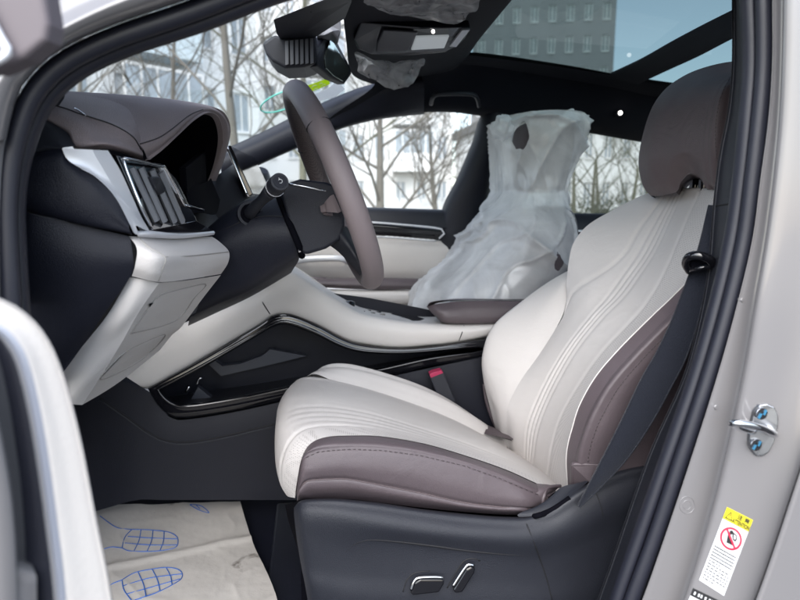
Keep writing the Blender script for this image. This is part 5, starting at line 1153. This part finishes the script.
f0 = [(660, 200, 1.25), (653, 192, 1.26), (650, 178, 1.27), (649, 160, 1.275), (652, 138, 1.275), (660, 114, 1.275), (670, 98, 1.27), (684, 86, 1.26), (706, 75, 1.24), (738, 68, 1.22), (770, 68, 1.21)]
def lerpc(a, b, k, px, py, Y, lift=1.0):
    o = [tuple(a[i][j] * (1 - k) + b[i][j] * k for j in range(3)) for i in range(len(a))]
    o[0] = (px, py, Y); o[1] = (o[1][0], min(o[1][1], py - 8), o[1][2]); o[2] = (o[2][0], min(o[2][1], py - 18), o[2][2]); return o
g1 = lerpc(f1, f2, .62, 676, 192, 1.10); g2_ = lerpc(f1, f2, .92, 681, 182, 1.075); g3 = lerpc(f2, f3, .33, 690, 173.5, 1.05); g4 = lerpc(f2, f3, .62, 700, 178, 1.02); g5 = lerpc(f2, f3, .84, 706, 188, .99)
hr.net([pl(f0), pl(fro), pl(f1), pl(g1), pl(g2_), pl(g3), pl(g4), pl(g5), pl(f3), pl(f4), pl(f5)], HEADB, n=60, sub=7, disp=lambda s, t: -.0012 * gauss(s, 9.0, .08))
hr.net([[P(*c[0]) for c in (g1, g2_, g3, g4, g5)], [P(c[0][0] + 2, c[0][1] + 2, c[0][2] + .05) for c in (g1, g2_, g3, g4, g5)], [P(c[0][0] + 6, c[0][1] + 6, c[0][2] + .14) for c in (g1, g2_, g3, g4, g5)]], HEADB, n=24, sub=4)
hrb = hr.bvh()
stp = [(722, 186), (719.5, 172), (716, 150), (715.5, 128), (718.5, 106), (723.5, 90), (731, 76)]
sp_ = spline([V((x, y, 0)) for x, y in stp], 60)
for i in range(0, 59, 2):
    a, b_ = sp_[i], sp_[i].lerp(sp_[i + 1], 1.1); hr.tube([on(hrb, a.x, a.y, .0004), on(hrb, b_.x, b_.y, .0004)], .0006, STITCH, n=3, sides=4)
hr.build('headrest', ds)
for px, Y in ((694, 1.17), (703, 1.07)):
    c = MB(); c.tube([P(px, 204, Y), P(px + 2, 176, Y)], .006, BLACKG, n=4, sides=10); c.build('headrest_post', ds)
# ---- plastic side shield
ss_ = MB()
top = [(294, 508, .872), (300, 501, .862), (312, 499, .855), (340, 499, .85), (380, 503, .85), (420, 509, .85), (465, 514, .85), (505, 517, .85), (530, 516, .85), (552, 508, .85), (568, 496, .852), (600, 478, .855), (640, 466, .86), (690, 462, .87)]
t2 = [(294, 514, .858), (300, 507, .842), (313, 505, .836), (340, 506, .832), (380, 511, .831), (420, 517, .831), (465, 523, .831), (505, 526, .831), (530, 526, .831), (554, 520, .833), (575, 507, .836), (606, 490, .84), (645, 478, .846), (694, 474, .855)]
t3 = [(295, 524, .852), (302, 520, .833), (316, 519, .826), (342, 521, .822), (380, 526, .820), (420, 532, .820), (465, 537, .820), (505, 540, .821), (530, 541, .822), (556, 536, .825), (582, 524, .829), (612, 508, .833), (650, 496, .84), (698, 490, .85)]
t4 = [(297, 541, .852), (304, 541, .834), (318, 543, .829), (344, 549, .828), (380, 546, .828), (420, 549, .829), (465, 554, .829), (505, 558, .829), (530, 560, .830), (558, 556, .832), (588, 544, .836), (618, 528, .84), (655, 514, .846), (700, 508, .855)]
t5 = [(301, 565, .852), (308, 568, .836), (322, 570, .831), (346, 574, .829), (380, 575, .829), (420, 577, .829), (465, 578, .829), (505, 580, .830), (530, 582, .831), (560, 578, .834), (592, 566, .838), (624, 550, .842), (660, 536, .848), (704, 530, .858)]
t6 = [(305, 585, .85), (313, 590, .834), (330, 597, .829), (352, 602, .826), (380, 606, .826), (420, 608, .826), (465, 610, .826), (505, 611, .827), (530, 612, .828), (562, 610, .832), (598, 602, .838), (630, 590, .842), (666, 580, .85), (708, 576, .86)]
t7 = [(312, 625, .86), (320, 635, .85), (335, 645, .845), (354, 650, .84), (380, 655, .84), (420, 655, .84), (465, 655, .84), (505, 655, .84), (530, 655, .842), (562, 655, .846), (600, 650, .85), (634, 640, .855), (670, 630, .86), (710, 620, .87)]
lead = [(x, y + 2, .93) for x, y, Y in top]
ss_.net([pl(lead), pl(top), pl(t2), pl(t3), pl(t4), pl(t5), pl(t6), pl(t7)], DARK2, n=90, sub=7)
ssb = ss_.bvh()
ss_.tube([on(ssb, x, y, .0003) for x, y in [(346, 552), (352, 546), (362, 541.5), (374, 540), (400, 542), (430, 545.5), (470, 551), (505, 554.5), (530, 556)]], lambda t: .0018 * math.sin(math.pi * max(.02, min(.98, t))), SEAMD, n=60, sides=5)
ss_.tube([on(ssb, x, y, .0003) for x, y in [(524, 518), (529, 530), (535, 545), (541, 562), (547, 580), (552, 600)]], .0011, SEAMD, n=30, sides=5)
ss_.tube([on(ssb, x, y, .0003) for x, y in [(590, 484), (596, 493), (601, 506), (603, 516)]], .0010, SEAMD, n=20, sides=5)
ss_.tube([on(ssb, x, y, -.001) for x, y in [(519, 516.5), (533, 516.5), (548, 512), (560, 505), (570, 498)]], .0042, VOID, n=24, sides=8, flat=(1, .6))
sso = ss_.build('side_shield', ds)
# recliner-side slot lip
sl2 = MB(); sl2.net([pl([(548, 502, .862), (560, 488, .868), (578, 483, .866), (590, 480, .862)]), pl([(520, 513, .848), (540, 510, .846), (558, 503, .846), (578, 491, .848)]), pl([(519, 517, .845), (536, 515.5, .842), (556, 508, .842), (578, 494, .845)])], DARK2, n=18, sub=5); sl2.build('shield_lip', ds)
# seat switches
def sw_(px, hpx, name):
    b = MB(); o = [on(ssb, x, y, .0005) for x, y in px]; c = sum(o, V((0, 0, 0))) / len(o)
    b.slab([p + V((0, -.009, 0)) for p in o], V((0, .014, 0)), BLACKG)
    o_ = b.build(name, ds, bevel=.0025); o_.parent = sso; o_.location = (0, 0, 0)
    t = MB(); t.tube([on(ssb, x, y, .0105) for x, y in hpx], .0022, CHROME, n=22, sides=8); q = t.build('chrome_edge', ds); q.parent = sso; q.location = (0, 0, 0)
sw_([(410, 590), (414, 579), (420, 576), (442, 576), (443, 580), (438, 589), (412, 592)], [(411, 590), (415, 580), (421, 577.5), (436, 577), (442.5, 577.5)], 'slide_switch')
sw_([(452, 587), (465, 566), (470, 563.5), (474, 565), (473, 570), (461, 589), (454, 590)], [(453, 586), (465.5, 567), (470, 564.5), (474, 565.5)], 'recline_switch')
rc = MB()
for px in ([(403, 592), (407, 580), (415, 573), (430, 571)], [(447, 588), (455, 574), (464, 561), (474, 558.5), (480, 561)]):
    rc.tube([on(ssb, x, y, .0001) for x, y in px], .0011, SEAMD, n=14, sides=5)
q = rc.build('switch_recess', ds); q.parent = sso; q.location = (0, 0, 0)
# seat base under the cushion
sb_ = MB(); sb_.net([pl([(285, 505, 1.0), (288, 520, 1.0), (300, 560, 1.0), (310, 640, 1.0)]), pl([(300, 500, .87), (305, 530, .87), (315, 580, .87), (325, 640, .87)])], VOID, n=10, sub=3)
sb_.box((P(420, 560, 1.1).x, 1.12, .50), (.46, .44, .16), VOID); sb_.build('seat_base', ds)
# buckle side trim / dark well between seat and console
# ================================================================== SEAT BELT
sbt = thing('seat_belt', tuple(P(640, 400, .80)), 'dark seat belt running from the pillar guide down beside the driver backrest', 'seat belt')
wb = MB()
wl = [(708, 205, .83), (697, 250, .80), (684, 286, .80), (671, 320, .80), (656, 352, .80), (640, 380, .80), (622, 418, .80), (601, 460, .805), (577, 506, .82)]
wr = [(722, 205, .81), (718, 250, .785), (710, 278, .785), (700, 318, .785), (688, 356, .785), (674, 384, .785), (652, 424, .79), (624, 464, .80), (581, 508, .82)]
wb.net([pl(wl), pl([((a[0] * 2 + b[0]) / 3, (a[1] * 2 + b[1]) / 3, (a[2] * 2 + b[2]) / 3 - .001) for a, b in zip(wl, wr)]), pl([((a[0] + b[0] * 2) / 3, (a[1] + b[1] * 2) / 3, (a[2] + b[2] * 2) / 3 - .001) for a, b in zip(wl, wr)]), pl(wr)], BELT, n=50, sub=4, thick=.0014)
wbv = wb.bvh()
wb.tube([P(x + 1.2, y, Y - .0008) for x, y, Y in wl], .0009, BELT, n=60, sides=5); wb.tube([P(x - 1.2, y, Y - .0008) for x, y, Y in wr], .0009, BELT, n=60, sides=5)
wb.build('webbing', sbt)
gd = MB()
gd.tube(pl([(690, 271, .79), (686, 264, .785), (689, 257, .775), (698, 255.5, .765), (709, 259, .76), (713, 264, .765)]), .0062, BLACKG, n=24, sides=12)
gd.tube(pl([(690, 270, .785), (700, 268, .77), (712, 266, .765)]), .0035, BLACKG, n=10, sides=10)
gd.slab(pl([(692, 258, .778), (712, 260, .768), (711, 267, .768), (691, 266, .778)]), V((0, .012, 0)), VOID)
gd.build('belt_guide', sbt)

# ================================================================== FRONT PASSENGER SEAT (under film)
ps = thing('passenger_seat', tuple(P(490, 330, 1.88)), 'front passenger seat wrapped under milky plastic film', 'car seat')
def loftseat(mb, rings, mt, yc=1.88, npx=28, e=2.6, jit=0, seed=0):
    rows = []
    for (y, xl, xr, hy) in rings:
        a, b = P(xl, y, yc), P(xr, y, yc); c = (a + b) / 2; hx = (b - a).length / 2; row = []
        for k in range(npx):
            t = 2 * math.pi * k / npx; ct_, st_ = math.cos(t), math.sin(t)
            row.append(c + V((hx * math.copysign(abs(ct_) ** (2 / e), ct_), hy * math.copysign(abs(st_) ** (2 / e), st_), 0)))
        rows.append(row)
    return rows
def smoothrows(rows, n):
    cols = [spline([r[k] for r in rows], n) for k in range(len(rows[0]))]
    return [[cols[k][i] for k in range(len(cols))] for i in range(n)]
b = MB()
hd_r = [(122, 530, 556, .08), (128, 520, 566, .12), (150, 516, 566, .13), (175, 518, 560, .13), (190, 522, 556, .12), (193, 530, 548, .10)]
rws = smoothrows(loftseat(b, hd_r, HEADB), 24); b.grid(rws, HEADB, closed_c=True); b.face(tuple(range(28)), HEADB)
b.build('headrest', ps)
b = MB(); bk_r = [(206, 506, 554, .17), (214, 498, 560, .22), (240, 486, 562, .25), (270, 470, 552, .26), (300, 452, 534, .25), (335, 440, 520, .24)]
rws = smoothrows(loftseat(b, bk_r, WHITE), 24); b.grid(rws, WHITE, closed_c=True, matfn=lambda i, j: WHITE if 9 <= j <= 18 else BROWN); b.face(tuple(range(28)), WHITE); b.build('backrest', ps)
b = MB(); cu_r = [(316, 388, 520, .22), (326, 380, 524, .26), (345, 380, 524, .26), (370, 384, 524, .25)]
rws = smoothrows(loftseat(b, cu_r, WHITE), 12); b.grid(rws, WHITE, closed_c=True); b.face(tuple(range(28)), WHITE); b.build('cushion', ps)
fm = MB()
fr_ = [(115, 528, 566, .09), (118, 516, 574, .14), (125, 500, 577, .17), (140, 497, 575, .18), (160, 497, 571, .18), (180, 497, 564, .18), (194, 496, 562, .19), (206, 489, 564, .22), (220, 480, 566, .27), (242, 463, 567, .29), (262, 446, 558, .30), (280, 428, 545, .30), (298, 414, 532, .30), (314, 408, 524, .30), (335, 406, 520, .30)]
NP = 200; NR = 170
rws = smoothrows(loftseat(fm, fr_, MILKY, npx=NP, e=2.3), NR)
ctr = [sum(r, V((0, 0, 0))) / len(r) for r in rws]
zg = P(530, 192, 1.88).z
def ridge(v, k): return (1 - abs(noise.noise(v))) ** k
for i, r in enumerate(rws):
    for j, p in enumerate(r):
        dr = (p - ctr[i]); dr.normalize()
        # long pulled folds run down and forward, finer creases cross them
        w1 = p.x * .9 + p.z * 1.25
        warp = V((noise.noise(p * 5), noise.noise(p * 5 + V((7, 3, 1))), noise.noise(p * 5 + V((1, 9, 4))))) * .06
        q = p + warp
        f1_ = ridge(V((q.x * 5 + q.z * 6, q.y * 6, (q.z - q.x) * 1.0)), 8) * .028
        f2_ = ridge(V((q.x * 8 - q.z * 5, q.y * 7 + 3, q.z * 3 + q.x * 3)), 13) * .013
        f3_ = ridge(V((q.x * 13 + q.z * 6, q.y * 14, q.z * 5)) + V((5, 5, 5)), 10) * .004
        big = noise.noise(V((p.x * 6, p.y * 5, p.z * 4))) * .018
        gather = -.004 * gauss(p.z - zg, 0, .012)
        pleat = .0010 * math.sin(j * 2 * math.pi / NP * 26 + 3 * noise.noise(p * 8)) * gauss(p.z - zg, 0, .05)
        rws[i][j] = p + dr * (f1_ + f2_ + f3_ + big - .012 + gather + pleat)
fm.grid(rws, MILKY, closed_c=True)
F2, M2, S2 = [], [], []
for f_, mi_, s_ in zip(fm.f, fm.mi, fm.sm):
    c = sum((fm.v[i] for i in f_), V((0, 0, 0))) / 4
    d_ = c - CAM; d_ /= d_.dot(fwd); px = 400 + d_.dot(right) * FPX; py = 300 - d_.dot(up) * FPX
    if c.y < 1.88:
        n_ = noise.noise(c * 40) * 2
        pass
    F2.append(f_); M2.append(mi_); S2.append(s_)
fm.f, fm.mi, fm.sm = F2, M2, S2
for cx, cy, yy, sx in ((502, 128, 1.78, .028), (572, 122, 1.84, .026)):       # bunched corners on top
    c = P(cx, cy, yy); rowsk = []
    for i in range(24):
        ph = math.pi * i / 23
        row = []
        for t in [2 * math.pi * k / 40 for k in range(40)]:
            dv = V((math.sin(ph) * math.cos(t), math.sin(ph) * math.sin(t), math.cos(ph)))
            row.append(c + V((dv.x * sx, dv.y * .05, dv.z * .034)) * (.85 + .35 * ridge(dv * 1.2 + V((cx, 0, 0)), 3)))
        rowsk.append(row)
    fm.grid(rowsk, MILKY, closed_c=True)
HOLES = ((P(524, 136, 1.72), V((.015, .16, .036))), (P(548, 258, 1.66), V((.015, .14, .030))))
fmo = fm.build('seat_cover')
n_ = MILKY.node_tree; L_ = n_.links.new; out_ = [q for q in n_.nodes if q.type == 'OUTPUT_MATERIAL'][0]; srf = out_.inputs[0].links[0].from_socket
tc_ = n_.nodes.new('ShaderNodeTexCoord'); tr_ = n_.nodes.new('ShaderNodeBsdfTransparent')
nz_ = n_.nodes.new('ShaderNodeTexNoise'); nz_.inputs['Scale'].default_value = 30; L_(tc_.outputs['Object'], nz_.inputs['Vector'])
for hc, hr_ in HOLES:                                               # torn openings in the film
    a_ = n_.nodes.new('ShaderNodeVectorMath'); a_.operation = 'SUBTRACT'; a_.inputs[1].default_value = tuple(hc - ORG[fmo.name]); L_(tc_.outputs['Object'], a_.inputs[0])
    b_ = n_.nodes.new('ShaderNodeVectorMath'); b_.operation = 'DIVIDE'; b_.inputs[1].default_value = tuple(hr_); L_(a_.outputs[0], b_.inputs[0])
    c_ = n_.nodes.new('ShaderNodeVectorMath'); c_.operation = 'LENGTH'; L_(b_.outputs[0], c_.inputs[0])
    e_ = n_.nodes.new('ShaderNodeMath'); e_.operation = 'ADD'; L_(c_.outputs['Value'], e_.inputs[0]); L_(nz_.outputs['Fac'], e_.inputs[1])
    f_ = n_.nodes.new('ShaderNodeMath'); f_.operation = 'LESS_THAN'; f_.inputs[1].default_value = 1.5; L_(e_.outputs[0], f_.inputs[0])
    m_ = n_.nodes.new('ShaderNodeMixShader'); L_(f_.outputs[0], m_.inputs[0]); L_(srf, m_.inputs[1]); L_(tr_.outputs[0], m_.inputs[2]); srf = m_.outputs[0]
L_(srf, out_.inputs[0])
tag(fmo, 'milky translucent plastic film wrapped around the front passenger seat', 'plastic cover')

# ================================================================== MIRROR, SENSOR HOUSING, OVERHEAD CONSOLE
mh = thing('sensor_housing', tuple(P(300, 50, 1.45)), 'black slotted sensor housing under the windscreen header, above the steering wheel', 'sensor housing')
b = MB()
YH = lambda y: 1.10 + (y + 8) * .0058
b.slab([P(x, y, YH(y)) for x, y in [(273, 19), (300, 8), (342, -8), (352, -8), (345, 10), (330, 20), (312, 32), (281, 39), (276, 34)]], V((.006, .05, .0)), DARK2)
mho = b.build('slotted_cover', mh, bevel=.006)
sb2 = MB()
for rrow in range(3):
    for i in range(6):
        x0 = 282 + i * 9.5; y0 = 21.5 - i * 3.6 + rrow * 4.6
        if x0 + 6 > 338 - rrow * 6: continue
        sb2.slab([P(x0, y0, YH(y0) - .0012), P(x0 + 6.5, y0 - 2.4, YH(y0 - 2.4) - .0012), P(x0 + 6.5, y0 - .6, YH(y0 - .6) - .0012), P(x0, y0 + 1.8, YH(y0 + 1.8) - .0012)], V((0, .003, 0)), VOID)
q = sb2.build('slot_row', mh); q.parent = mho; q.location = (0, 0, 0)
b = MB(); b.slab([P(262, 43, 1.37), P(275, 34, 1.37), P(283, 38, 1.37), P(316, 33, 1.37), P(317, 50, 1.37), P(316, 63, 1.37), P(304, 67, 1.37), P(285, 68, 1.37), P(272, 61, 1.37), P(266, 54, 1.37)], V((.005, .12, 0)), DARK2)
b.build('lens_pod', mh, bevel=.006)
b = MB()
for i in range(6):
    x0 = 285 + i * 5.0; b.slab([P(x0, 41 - i * .5, 1.3665), P(x0 + 3.3, 40.6 - i * .5, 1.3665), P(x0 + 3.6, 64 - i * .3, 1.3665), P(x0 + .4, 65 - i * .3, 1.3665)], V((0, .004, 0)), GREY)
b.build('louvre', mh)
rm = thing('rear_view_mirror', tuple(P(340, 60, 1.5)), 'rear view mirror seen nearly edge-on below the windscreen header', 'mirror')
b = MB()
b.slab([P(x, y, 1.37 + (x - 316) * .0058) for x, y in [(317, 66), (316, 48), (325, 36), (331, 34.5), (338, 43), (350, 66), (352, 74), (345, 84), (333, 79)]], V((-.02, .012, 0)), DARK)
b.build('mirror_shell', rm, bevel=.004)
b = MB(); b.slab([P(x, y, 1.358 + (x - 316) * .0058) for x, y in [(330, 40), (334, 43), (348, 67), (349.5, 73), (343, 81), (334, 76), (326, 68), (325, 58)]], V((-.004, .003, 0)), MIRG); b.build('mirror_glass', rm, bevel=.001)
b = MB(); b.slab([P(316, 36, 1.39), P(327, 24, 1.39), P(341, 14, 1.39), P(341, 30, 1.39), P(338, 40, 1.40), P(332, 33, 1.385), P(324, 35, 1.385)], V((.0, .06, .0)), GREY); b.build('mirror_stem', rm, bevel=.004)
oc = thing('overhead_console', tuple(P(410, 40, 1.5)), 'grey and gloss black overhead console with lit lamp lenses in the dark headlining', 'overhead console')
b = MB()
o_t = [P(360, 22, 1.36), P(381, 25, 1.36), P(420, 28, 1.36), P(462, 28, 1.37), (P(471, 28, 1.38)), P(466, 38, 1.42), P(458, 46, 1.45), P(446, 52.5, 1.46), P(410, 56, 1.46), P(372, 55, 1.45), P(358, 50, 1.43), P(354, 40, 1.40)]
b.slab(o_t, V((.0, .03, .035)), mat('console_gloss_grey', (.035, .037, .043), .16, coat=.5)); oco = b.build('console_body', oc, bevel=.004)
b = MB(); b.slab([p + V((0, -.004, -.004)) for p in [P(383, 29, 1.365), P(418, 31, 1.37), P(408, 50, 1.44), P(376, 51, 1.44), P(377, 42, 1.41)]], V((0, .006, .006)), mat('console_panel_grey', (.085, .088, .098), .25)); b.build('switch_panel', oc, bevel=.003)
b = MB(); b.slab([p + V((0, -.004, -.004)) for p in [P(416, 36, 1.395), P(449, 35, 1.395), P(444, 47, 1.44), P(411, 49, 1.44)]], V((0, .006, .006)), LAMP2); b.build('lamp_lens', oc, bevel=.002)
b = MB(); c = P(433, 31, 1.365); b.tube([c, c + V((0, -.003, -.003))], .0036, LAMP, n=3, sides=14); b.build('lamp_bulb', oc)
b = MB(); b.slab([p + V((0, -.004, -.004)) for p in [P(462, 29, 1.372), P(470, 28.5, 1.38), P(456, 46, 1.45), P(449, 45.5, 1.445)]], V((0, .006, .006)), SILVER); b.build('end_strip', oc, bevel=.002)
def crumple(name, outline, Y, seed, label, amp=.02, nu=34, mt=CLING):
    o = spline([P(q[0], q[1], q[2] if len(q) > 2 else Y) for q in outline], 96, True); c = sum(o, V((0, 0, 0))) / len(o); b = MB(); rows = []
    for r in range(nu):
        f_ = r / (nu - 1); row = []
        for k in range(96):
            p = c.lerp(o[k], f_)
            n1 = noise.cell(V((p.x * 60 + seed, p.z * 60, p.y * 20))) * .0
            n2 = (1 - abs(noise.noise(V((p.x * 15 + seed, p.y * 15, p.z * 20))))) ** 3 + .5 * (1 - abs(noise.noise(V((p.x * 30 + seed, p.y * 25, p.z * 38))))) ** 3
            row.append(p + V((0, -amp * (n2 - .8) - .02 * (1 - f_ * f_), -amp * .8 * (n2 - .6))))
        rows.append(row)
    b.grid(rows, mt, closed_c=True)
    return tag(b.build(name), label, 'plastic film')
crumple('plastic_film', [(366, -4, 1.14), (371, 4, 1.19), (386, 12, 1.24), (410, 17, 1.28), (440, 22, 1.31), (458, 22, 1.31), (468, 13, 1.25), (479, 3, 1.18), (476, -12, 1.10), (420, -16, 1.08)], 1.30, 3.1, 'crumpled clear plastic film along the roof above the overhead console', .014)
crumple('plastic_film', [(355, 50), (358, 62), (358, 70), (372, 78), (388, 87), (402, 86), (416, 79), (421, 66), (424, 57), (400, 60), (375, 58)], 1.455, 8.7, 'crumpled clear plastic film hanging below the overhead console', .016)
# stickers and tax ring on the windscreen
def stick(name, px, mt, label, extra=None):
    b = MB(); k0 = [on(wsv, x, y, .004, 1.5) for x, y in px]; b.slab(k0, V((0, .0015, 0)), mt)
    if extra: extra(b)
    return tag(b.build(name), label, 'sticker')
def smudge(b):
    for x0, y0, x1, y1 in ((311, 88, 317, 85.5), (319, 85, 323, 83.5), (313, 91, 318, 88.5), (321, 87, 326, 84.5)):
        b.tube([on(wsv, x0, y0, .0055, 1.5), on(wsv, (x0 + x1) / 2, (y0 + y1) / 2 - 1.2, .0055, 1.5), on(wsv, x1, y1, .0055, 1.5)], .0012, SILVER, n=6, sides=4)
stick('sticker', [(306, 86), (328, 78.5), (330, 84), (309, 93)], STG, 'lime green sticker on the windscreen below the mirror', smudge)
stick('sticker', [(331, 86), (338, 80), (345, 89), (335, 97), (312, 103), (310, 97)], STP, 'white paper sticker under the lime green sticker')
b = MB()
ell = []
for a in range(0, 360, 15):
    u, v = 24 * math.cos(R(a)), 8.5 * math.sin(R(a)); th = R(-21)
    ell.append(on(wsv, 283 + u * math.cos(th) - v * math.sin(th), 101 + u * math.sin(th) + v * math.cos(th), .004, 1.5))
b.tube(ell, .0022, TEAL, n=70, sides=5, closed=True); tag(b.build('ring_sticker'), 'thin teal ring sticker on the windscreen behind the wheel rim', 'sticker')

# ================================================================== PAPER FLOOR MAT
pmv = MB()
ZF = .405
cor = [PZ(84, 506, ZF), PZ(240, 501, ZF), PZ(252, 540, ZF), PZ(272, 585, ZF), PZ(290, 640, ZF), PZ(90, 680, ZF)]
RSP = spline([cor[1], cor[2], cor[3], cor[4]], 70)
def mrow(v):
    l = PZ(84 + v * 10, 506 + v * 150, ZF)
    rr_ = RSP[int(v * (len(RSP) - 1) + .5)]
    return l, rr_
rows = []
NM, NN = 70, 110
for i in range(NM):
    l, r_ = mrow(i / (NM - 1)); row = []
    for j in range(NN):
        p = l.lerp(r_, j / (NN - 1)); z = .004 * noise.noise(V((p.x * 6, p.y * 6, 2))) + .0012 * noise.noise(V((p.x * 20, p.y * 20, 5)))
        z += .005 * gauss(i / (NM - 1) - .34 - .10 * (1 - j / (NN - 1)), 0, .018)
        cz = V((p.x * 9, p.y * 9, 1.7)); z += .0018 * (1 - abs(noise.noise(cz))) ** 14 + .0006 * (1 - abs(noise.noise(cz * 2.6 + V((4, 4, 4))))) ** 8
        row.append(p + V((0, 0, z)))
    rows.append(row)
pmv.grid(rows, PAPER); pv = pmv.bvh()
def inkline(px, r=.0011, n=None): pmv.tube([on(pv, x, y, .0006) + V((0, 0, .0002)) for x, y in px], r, BLUEP, n=n or len(px) * 4, sides=5, cap=False)
s1 = [(132, 529.5), (150, 530), (168, 532), (176, 536), (178, 541), (176, 547), (166, 550), (148, 551.5), (130, 551), (122, 548)]
inkline(s1); inkline([(132, 529.5), (125, 537), (122, 548)]); inkline([(132, 529.5), (118, 528), (108, 522), (100, 516)]); inkline([(122, 548), (112, 547), (104, 549)])
inkline([(128, 536.5), (150, 538), (177, 539)]); inkline([(125, 543), (150, 545), (177, 545)])
for a, b_ in (((141, 529.8), (134, 551)), ((153, 530.2), (147, 551.5)), ((164, 531.5), (160, 550.5))): inkline([a, ((a[0] + b_[0]) / 2 + 1.5, (a[1] + b_[1]) / 2), b_])
s2 = [(122, 580), (134, 573), (150, 569.5), (166, 567.5), (177, 569), (182, 573), (181, 579), (172, 585), (158, 592), (144, 597), (132, 601)]
inkline(s2); inkline([(122, 580), (124, 590), (132, 601)]); inkline([(123, 586), (150, 578), (182, 574)]); inkline([(127, 594), (152, 587), (180, 579)])
for a, b_ in (((138, 572), (146, 597)), ((152, 569), (160, 591)), ((166, 567.5), (172, 585))): inkline([a, ((a[0] + b_[0]) / 2 + 1.5, (a[1] + b_[1]) / 2), b_])
inkline([(122, 580), (112, 584), (100, 592)])
inkline([(190, 504.5), (197, 505), (203, 507), (209, 513), (199, 510), (190, 505)]); inkline([(196, 505), (200, 509)])
tag(pmv.build('paper_mat'), 'crinkled off-white paper floor mat printed with blue shoe outlines in the driver footwell', 'floor mat')
# moulded dark mat and seat rail at the right of the paper
rb_ = MB(); rb_.box((P(265, 560, 1.2).x + .06, 1.2, .389), (.10, .5, .014), DARK); tag(rb_.build('rubber_mat', bevel=.006), 'dark rubber floor mat showing between the paper and the seat', 'floor mat')
for o in bpy.data.objects:
    if o.type == 'MESH' and o.parent is None and 'label' not in o and 'kind' not in o: print('UNTAGGED', o.name)
